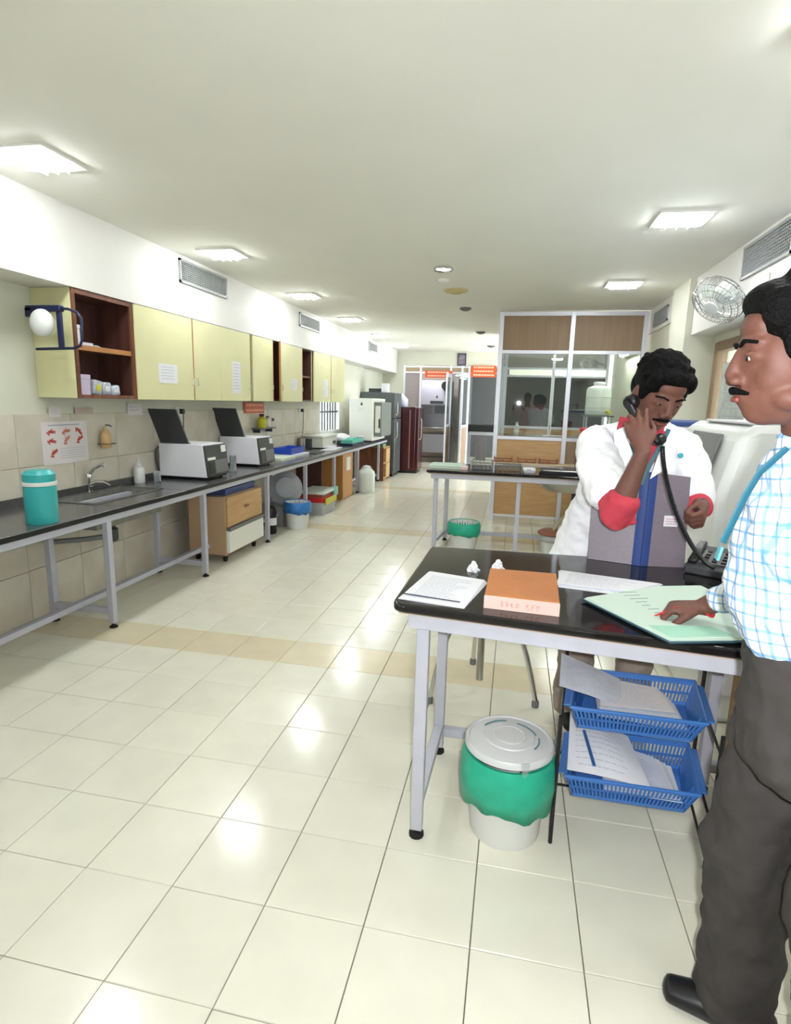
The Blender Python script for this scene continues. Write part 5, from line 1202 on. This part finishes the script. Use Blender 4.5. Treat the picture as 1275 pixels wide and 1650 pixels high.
def hair(mb, c, F, up, s=1.0, vol=1.0, seed=1, fringe=.0):
    R, F, U = frame(F, V(up)); M = rot3(R, F, U); rnd = random.Random(seed)
    P = lambda x, y, z: V(c)+(R*x+F*y+U*z)*s
    mb.ell(P(0, -.020, .062), (.084*s*vol, .098*s*vol, .084*s*vol), M, 24, 16)
    mb.ell(P(0, -.055, .020), (.080*s, .066*s, .080*s), M, 20, 14)
    mb.ell(P(0, .048, .098-fringe), (.066*s, .040*s, .032*s), M, 18, 12)
    for x in (-1, 1): mb.ell(P(.068*x, .012, .030), (.016*s, .034*s, .042*s), M, 14, 10); mb.ell(P(.062*x, .045, .078-fringe*.6), (.022*s, .030*s, .034*s), M, 14, 10)
    for k in range(90):
        th = rnd.uniform(0, 2*PI); ph = rnd.uniform(.05, 1.45)
        v = V((math.sin(ph)*math.cos(th), math.sin(ph)*math.sin(th), math.cos(ph)))
        if v.y > .55 and v.z < .45: continue
        p = P(v.x*.080*vol, -.02+v.y*.094*vol, .062+v.z*.080*vol); r = rnd.uniform(.009, .015)*s
        mb.ell(p, (r*1.3, r, r*.9), M @ Matrix.Rotation(th, 3, 'Z'), 10, 7)
def face_parts(t, P, M, R, F, U, s=1.0, closed=True, moustache=True, brow_m=M_hair):
    for x in (-1, 1):
        e = MB().ell(P(.033*x, .0785, .010), (.0125*s, .010*s, .0075*s if not closed else .004*s), M, 14, 10).build('eye', M_eye, t)
        MB().ell(P(.033*x, .0880, .0095), (.0055*s, .002*s, .0055*s if not closed else .003*s), M, 10, 8).build('iris', M_black, e)
        MB().ell(P(.033*x, .080, .016), (.017*s, .012*s, .006*s), M, 14, 8).build('eyelid', M_skin1, t)
        MB().loft([P(.014*x, .0945, .031), P(.034*x, .0925, .038), P(.054*x, .078, .033)], [.0035*s, .0045*s, .0025*s], [.003*s]*3, F, 8).build('eyebrow', brow_m, t)
    MB().loft([P(-.017, .0975, -.0575), P(0, .1015, -.0570), P(.017, .0975, -.0575)], [.0045*s]*3, [.004*s]*3, U, 10).build('lips', M_lip, t)
    if moustache:
        MB().loft([P(-.031, .085, -.0485), P(-.014, .1005, -.0425), P(0, .1035, -.041), P(.014, .1005, -.0425), P(.031, .085, -.0485)], [.003*s, .0065*s, .006*s, .0065*s, .003*s], [.003*s, .005*s, .005*s, .005*s, .003*s], U, 10).build('moustache', M_hair, t)

# ---------- the man in the white coat on the telephone
hc = V((.490, 2.235, 1.502)); hF = V((.22, -.86, -.46)); hUp = V((.10, 0, 1))
body = MB()
R, F, U, P, M = head(body, hc, hF, hUp, 1.0)
nk = V((.478, 2.345, 1.395))
body.loft([nk, P(0, -.02, -.055)], [.057, .054], [.058, .056], (1, 0, 0))
body.loft([V((.46, 2.62, .88)), V((.462, 2.56, 1.02)), V((.468, 2.47, 1.18)), V((.472, 2.40, 1.31)), nk], [.14, .125, .15, .15, .06], [.10, .09, .10, .08, .055], (1, 0, 0), 24)
shR, elR, wrR = V((.295, 2.385, 1.325)), V((.375, 2.115, 1.105)), V((.426, 2.070, 1.310))
shL, elL, wrL = V((.650, 2.395, 1.315)), V((.705, 2.43, 1.085)), V((.690, 2.250, 1.115))
arm_skin(body, shR, elR, wrR); arm_skin(body, shL, elL, wrL)
hand(body, wrR+V((0, 0, .012)), (-.30, .30, 1), (.35, .92, -.1), (.9, -.3, .1), (.22, .26, .30, .36), .92, .35, 1, .13)
hand(body, wrL, (-.25, -.75, -.45), (-.85, .25, -.1), (-.1, -.2, .9), (1.15, 1.2, 1.2, 1.25), .98, .6)
for hx, kx, ax, ky in ((.375, .345, .335, 2.585), (.545, .585, .600, 2.60)):
    body.loft([V((hx, 2.62, .86)), V((kx, ky, .48)), V((ax, 2.66, .09))], [.075, .052, .036], [.08, .055, .04], (1, 0, 0))
    body.loft([V((ax, 2.68, .045)), V((ax, 2.56, .03))], [.035, .035], [.03, .02], (1, 0, 0))
p1 = body.build('person', M_skin1, None, remesh=.0045, smoothit=4)
tag(p1, 'man in a white coat and red shirt, head bowed, talking on a black telephone', 'person')
hb = MB(); hair(hb, hc, hF, hUp, 1.02, 1.06, 5, .006); hb.build('hair', M_hair, p1, remesh=.005, smoothit=2)
face_parts(p1, P, M, R, F, U)
coat = MB()
coat.loft([V((.45, 2.66, .56)), V((.44, 2.66, .76)), V((.445, 2.60, .93)), V((.458, 2.53, 1.06)), V((.466, 2.46, 1.18)), V((.472, 2.405, 1.28)), V((.476, 2.375, 1.345))], [.27, .255, .215, .195, .190, .175, .095], [.17, .165, .150, .135, .130, .105, .07], (1, 0, 0), 34)
coat.loft([V((.31, 2.41, 1.335)), V((.64, 2.41, 1.328))], [.055, .055], [.075, .075], (0, 0, 1), 20)
coat.loft([V((.36, 2.41, 1.345)), V((.44, 2.37, 1.385))], [.05, .04], [.06, .05], (0, 0, 1), 16)
coat.loft([V((.60, 2.41, 1.345)), V((.52, 2.37, 1.385))], [.05, .04], [.06, .05], (0, 0, 1), 16)
coat.loft([shR+V((.015, .01, .0)), shR.lerp(elR, .4)+V((-.005, .01, 0)), shR.lerp(elR, .82)+V((-.008, .012, .0))], [.074, .078, .080], [.076, .082, .086], (0, 0, 1), 24)
coat.loft([shL+V((-.015, .0, .0)), shL.lerp(elL, .45), shL.lerp(elL, .86)+V((.004, -.01, 0))], [.072, .078, .082], [.074, .080, .084], (1, 0, 0), 24)
coat.loft([V((.30, 2.62, .60)), V((.26, 2.62, .80)), V((.30, 2.56, .98))], [.08, .07, .05], [.05, .05, .05], (1, 0, 0), 20)
c = coat.build('coat', M_coat, p1, remesh=.007, smoothit=4, disp=.034)
sh = MB()
sh.loft([V((.475, 2.385, 1.345)), nk+V((0, 0, .012))], [.085, .070], [.078, .068], (1, 0, 0), 24)
sh.build('shirt_collar_stand', M_shirtred, p1, remesh=.006, smoothit=2)
for sgn in (-1, 1):
    a = V((.475+sgn*.018, 2.285, 1.365)); b = V((.475+sgn*.100, 2.330, 1.352)); c_ = V((.475+sgn*.085, 2.355, 1.425)); d = V((.475+sgn*.045, 2.300, 1.410)); e = V((.475+sgn*.050, 2.268, 1.318))
    MB().prism([d, c_, b, e, a], (0, .008, .004)).build('collar', M_shirtred, p1, bevel=.003)
MB().prism([(.437, 2.285, 1.375), (.545, 2.290, 1.380), (.535, 2.268, 1.31), (.500, 2.268, 1.24), (.470, 2.268, 1.22), (.450, 2.265, 1.30)], (0, .03, 0)).build('shirt_front', M_shirtred, p1, bevel=.008)
for sgn in (-1, 1):  # coat lapels
    a = V((.480+sgn*.050, 2.262, 1.335)); b = V((.480+sgn*.020, 2.262, 1.20)); c_ = V((.480+sgn*.10, 2.285, 1.26)); d = V((.480+sgn*.115, 2.315, 1.37)); e = V((.480+sgn*.065, 2.325, 1.395))
    MB().prism([a, b, c_, d, e], (0, .012, 0)).build('lapel', M_coat, p1, bevel=.003)
cu = MB(); k = shR.lerp(elR, .90)
cu.loft([k, elR+V((-.004, .004, -.012)), elR.lerp(wrR, .18)], [.062, .068, .060], [.064, .068, .058], (1, 0, 0), 22)
cu.loft([elR+V((.03, -.01, -.01)), elR+V((.055, .0, -.045))], [.022, .014], [.016, .01], (1, 0, 0), 10)
cu.build('rolled_cuff', M_shirtred, p1, remesh=.006, smoothit=2, disp=.018)
cu = MB(); cu.loft([shL.lerp(elL, .9), elL+V((0, -.03, .0)), elL.lerp(wrL, .55)], [.060, .062, .052], [.060, .060, .048], (0, 0, 1), 22)
cu.build('rolled_cuff', M_shirtred, p1, remesh=.006, smoothit=2, disp=.018)
ln = MB(); ln.tube([(.555, 2.30, 1.385), (.520, 2.258, 1.32), (.490, 2.252, 1.25), (.470, 2.25, 1.18)], [.008]*4, 8, [.0025]*4, (1, 0, 0)); ln.tube([(.41, 2.30, 1.385), (.440, 2.262, 1.30), (.468, 2.252, 1.20)], [.011]*3, 8, [.0025]*3, (1, 0, 0)); ln.build('lanyard', M_lany2, p1)
e = MB(); e.lathe((.600, 2.281, 1.292), [(.010, 0), (.010, .003), (.004, .004)], 14, (.2, -1, .3)); e.build('coat_emblem', mat('teal_emblem', (50, 150, 165), .6), p1)
tr = MB()
tr.loft([V((.46, 2.63, .80)), V((.46, 2.62, .96))], [.165, .16], [.12, .11], (1, 0, 0), 24)
for hx, kx, ax, ky in ((.375, .345, .335, 2.585), (.545, .585, .600, 2.60)):
    tr.loft([V((hx, 2.62, .84)), V((kx, ky, .48)), V((kx*.4+ax*.6, 2.62, .25)), V((ax, 2.64, .08))], [.095, .082, .078, .080], [.10, .088, .085, .088], (1, 0, 0), 22)
tr.build('trousers', M_trouser, p1, remesh=.008, smoothit=3, disp=.034)
for ax in (.335, .600): MB().loft([V((ax, 2.69, .045)), V((ax, 2.58, .04)), V((ax, 2.50, .032))], [.042, .046, .036], [.042, .036, .026], (1, 0, 0), 18).build('shoe', M_black, p1)

# ---------- the man writing, in the checked shirt
hc = V((.462, 1.105, 1.545)); hF = V((-1, .14, -.10)); hUp = V((-.05, 0, 1))
body = MB(); R, F, U, P, M = head(body, hc, hF, hUp, 1.0)
nk = V((.520, 1.135, 1.405))
body.loft([nk, P(0, -.025, -.055)], [.056, .054], [.056, .054], (0, 1, 0))
body.loft([V((.64, 1.20, .88)), V((.63, 1.20, 1.02)), V((.60, 1.20, 1.18)), V((.56, 1.17, 1.31)), nk], [.14, .125, .14, .13, .06], [.10, .09, .10, .065, .055], (.5, .85, 0), 24)
shR, elR, wrR = V((.630, 1.345, 1.315)), V((.700, 1.560, 1.070)), V((.545, 1.672, .918))
shL, elL, wrL = V((.560, 1.005, 1.315)), V((.690, .960, 1.060)), V((.640, 1.02, .825))
arm_skin(body, shR, elR, wrR); arm_skin(body, shL, elL, wrL)
hand(body, wrR, (-1, .22, -.16), (-.1, .05, -1), (-.1, -1, .1), (1.0, 1.05, 1.15, 1.2), 1.0, .55)
hand(body, wrL, (-.15, .1, -1), (-.9, .1, .1), (-.2, 1, 0), (.35, .35, .4, .45), .98, .3)
for hx, hy, kx, ky, ax, ay in ((.62, 1.28, .60, 1.27, .62, 1.27), (.68, 1.11, .70, 1.10, .72, 1.08)):
    body.loft([V((hx, hy, .86)), V((kx, ky, .48)), V((ax, ay, .09))], [.075, .052, .036], [.08, .055, .04], (0, 1, 0))
    body.loft([V((ax+.02, ay, .045)), V((ax-.10, ay+.04, .03))], [.035, .035], [.03, .02], (0, 1, 0))
p2 = body.build('person', M_skin2, None, remesh=.0045, smoothit=4)
tag(p2, 'man in a blue checked shirt writing in the ledger, seen from the side', 'person')
hb = MB(); hair(hb, hc, hF, hUp, 1.02, 1.03, 9, 0); hb.build('hair', M_hair, p2, remesh=.005, smoothit=2)
face_parts(p2, P, M, R, F, U, closed=False)
st = MB()
st.loft([V((.60, 1.22, 1.07)), V((.588, 1.22, 1.11)), V((.580, 1.215, 1.17)), V((.572, 1.19, 1.25)), V((.555, 1.17, 1.325)), V((.538, 1.15, 1.365))], [.178, .182, .180, .177, .168, .11], [.142, .148, .144, .132, .112, .09], (.45, .88, 0), 34)
st.loft([V((.53, 1.03, 1.325)), V((.60, 1.32, 1.325))], [.052, .052], [.07, .07], (0, 0, 1), 20)
st.loft([shR, shR.lerp(elR, .5), elR+V((0, .01, 0)), elR.lerp(wrR, .5)+V((.01, 0, 0)), elR.lerp(wrR, .80)], [.070, .066, .062, .052, .042], [.070, .068, .062, .054, .042], (1, 0, 0), 22)
st.loft([shL, shL.lerp(elL, .5), elL, elL.lerp(wrL, .5), elL.lerp(wrL, .9)], [.074, .072, .068, .060, .050], [.074, .072, .068, .060, .050], (0, 1, 0), 22)
st.build('checked_shirt', M_check, p2, remesh=.007, smoothit=3, disp=.034)
cl = MB(); cl.loft([nk+V((.01, 0, -.03)), nk+V((-.006, -.004, .012))], [.075, .064], [.075, .064], (0, 1, 0), 22); cl.build('collar', M_check, p2, remesh=.006, smoothit=1)
tr = MB(); tr.loft([V((.625, 1.20, .80)), V((.612, 1.21, 1.0))], [.170, .168], [.130, .130], (.5, .85, 0), 24)
for hx, hy, kx, ky, ax, ay in ((.62, 1.28, .575, 1.28, .60, 1.29), (.68, 1.11, .68, 1.09, .71, 1.08)):
    tr.loft([V((hx, hy, .84)), V((kx, ky, .48)), V((ax, ay, .25)), V((ax, ay, .07))], [.098, .088, .080, .082], [.105, .092, .085, .090], (0, 1, 0), 22)
tr.build('trousers', M_trouserd, p2, remesh=.008, smoothit=3, disp=.034)
for ax, ay in ((.62, 1.27), (.72, 1.08)): MB().loft([V((ax+.04, ay-.01, .045)), V((ax-.06, ay+.02, .04)), V((ax-.15, ay+.045, .032))], [.042, .046, .036], [.042, .036, .026], (0, 1, 0), 18).build('shoe', M_black, p2)
MB().tube([(.455, 1.095, 1.40), (.424, 1.11, 1.355), (.405, 1.105, 1.315), (.380, 1.11, 1.225)], [.0075]*4, 8, [.003]*4, (.9, .3, 0)).build('lanyard', M_lany, p2)
MB().obox((.376, 1.11, 1.205), (.005, .018, .026), Matrix.Rotation(.2, 3, 'Y')).build('badge_clip', mat('teal_badge', (90, 160, 170), .5), p2, bevel=.002)
MB().lathe(wrR+V((.012, 0, 0)), [(.027, -.004), (.030, 0), (.027, .004)], 20, (elR-wrR)).build('red_wrist_thread', mat('red_thread', (190, 30, 40), .7), p2)
tag(MB().tube([(.425, 1.690, .874), (.448, 1.672, .893), (.472, 1.655, .915)], [.0015, .0045, .0045], 8).build('pen', M_red), 'pen with a red barrel in the hand of the writing man', 'pen')

# ---------- the photographer, behind the lens; the glass partition mirrors him
hc = V((.26, -.30, 1.60)); hF = V((-.15, 1, -.08)); body = MB(); R, F, U, P, M = head(body, hc, hF, (0, 0, 1), 1.0)
nk = V((.26, -.33, 1.45)); body.loft([nk, P(0, -.02, -.055)], [.056, .054], [.056, .054], (1, 0, 0))
body.loft([V((.26, -.36, .92)), V((.26, -.35, 1.08)), V((.26, -.35, 1.22)), V((.26, -.35, 1.37)), nk], [.14, .125, .15, .15, .06], [.10, .09, .10, .08, .055], (1, 0, 0), 24)
aR = (V((.09, -.34, 1.37)), V((.02, -.30, 1.15)), V((-.085, -.12, 1.375))); aL = (V((.43, -.34, 1.37)), V((.42, -.25, 1.14)), V((.145, -.10, 1.375)))
arm_skin(body, *aR); arm_skin(body, *aL)
hand(body, aR[2], (.25, .25, .8), (.9, .1, 0), (0, -1, .2), (.9, .9, .9, 1), .95, .4); hand(body, aL[2], (-.3, .2, .8), (-.9, .1, 0), (0, -1, .2), (.9, .9, .9, 1), .95, .4)
for x in (.18, .34): body.loft([V((x, -.36, .88)), V((x, -.35, .48)), V((x, -.37, .08))], [.075, .052, .036], [.08, .055, .04], (1, 0, 0))
p3 = body.build('person', M_skin2, None, remesh=.006, smoothit=2)
tag(p3, 'photographer in a dusty pink shirt, mirrored in the glass of the partition', 'person')
hb = MB(); hair(hb, hc, hF, (0, 0, 1), 1.02, 1.03, 4, 0); hb.build('hair', M_hair, p3, remesh=.007, smoothit=1)
st = MB(); st.loft([V((.26, -.36, .90)), V((.26, -.355, 1.08)), V((.26, -.35, 1.25)), V((.26, -.35, 1.36)), V((.26, -.34, 1.41))], [.18, .18, .19, .16, .09], [.13, .13, .125, .10, .07], (1, 0, 0), 30)
st.loft([V((.10, -.345, 1.375)), V((.42, -.345, 1.375))], [.05, .05], [.065, .065], (0, 0, 1), 18)
for a in (aR, aL): st.loft([a[0], a[0].lerp(a[1], .5), a[1], a[1].lerp(a[2], .5), a[1].lerp(a[2], .78)], [.066, .064, .058, .050, .042], [.066, .064, .058, .050, .042], (0, 1, 0), 20)
st.build('shirt', M_pinkshirt, p3, remesh=.009, smoothit=2)
tr = MB(); tr.loft([V((.26, -.36, .82)), V((.26, -.36, .96))], [.165, .16], [.12, .115], (1, 0, 0), 22)
for x in (.18, .34): tr.loft([V((x, -.36, .84)), V((x, -.35, .48)), V((x, -.37, .07))], [.095, .082, .078], [.10, .085, .085], (1, 0, 0), 20)
tr.build('trousers', M_trouserd, p3, remesh=.009, smoothit=2)
for x in (.18, .34): MB().loft([V((x, -.40, .045)), V((x, -.31, .04)), V((x, -.23, .032))], [.042, .046, .036], [.042, .036, .026], (1, 0, 0), 16).build('shoe', M_black, p3)
t = thing('pocket_camera', 'small silver pocket camera held by the photographer', 'camera', (.03, -.07, 1.42))
B(-.045, .105, -.085, -.045, 1.42, 1.52).build('body', M_inox, t, bevel=.006); B(.035, .065, -.045, -.038, 1.488, 1.508).build('flash_window', M_milky, t)
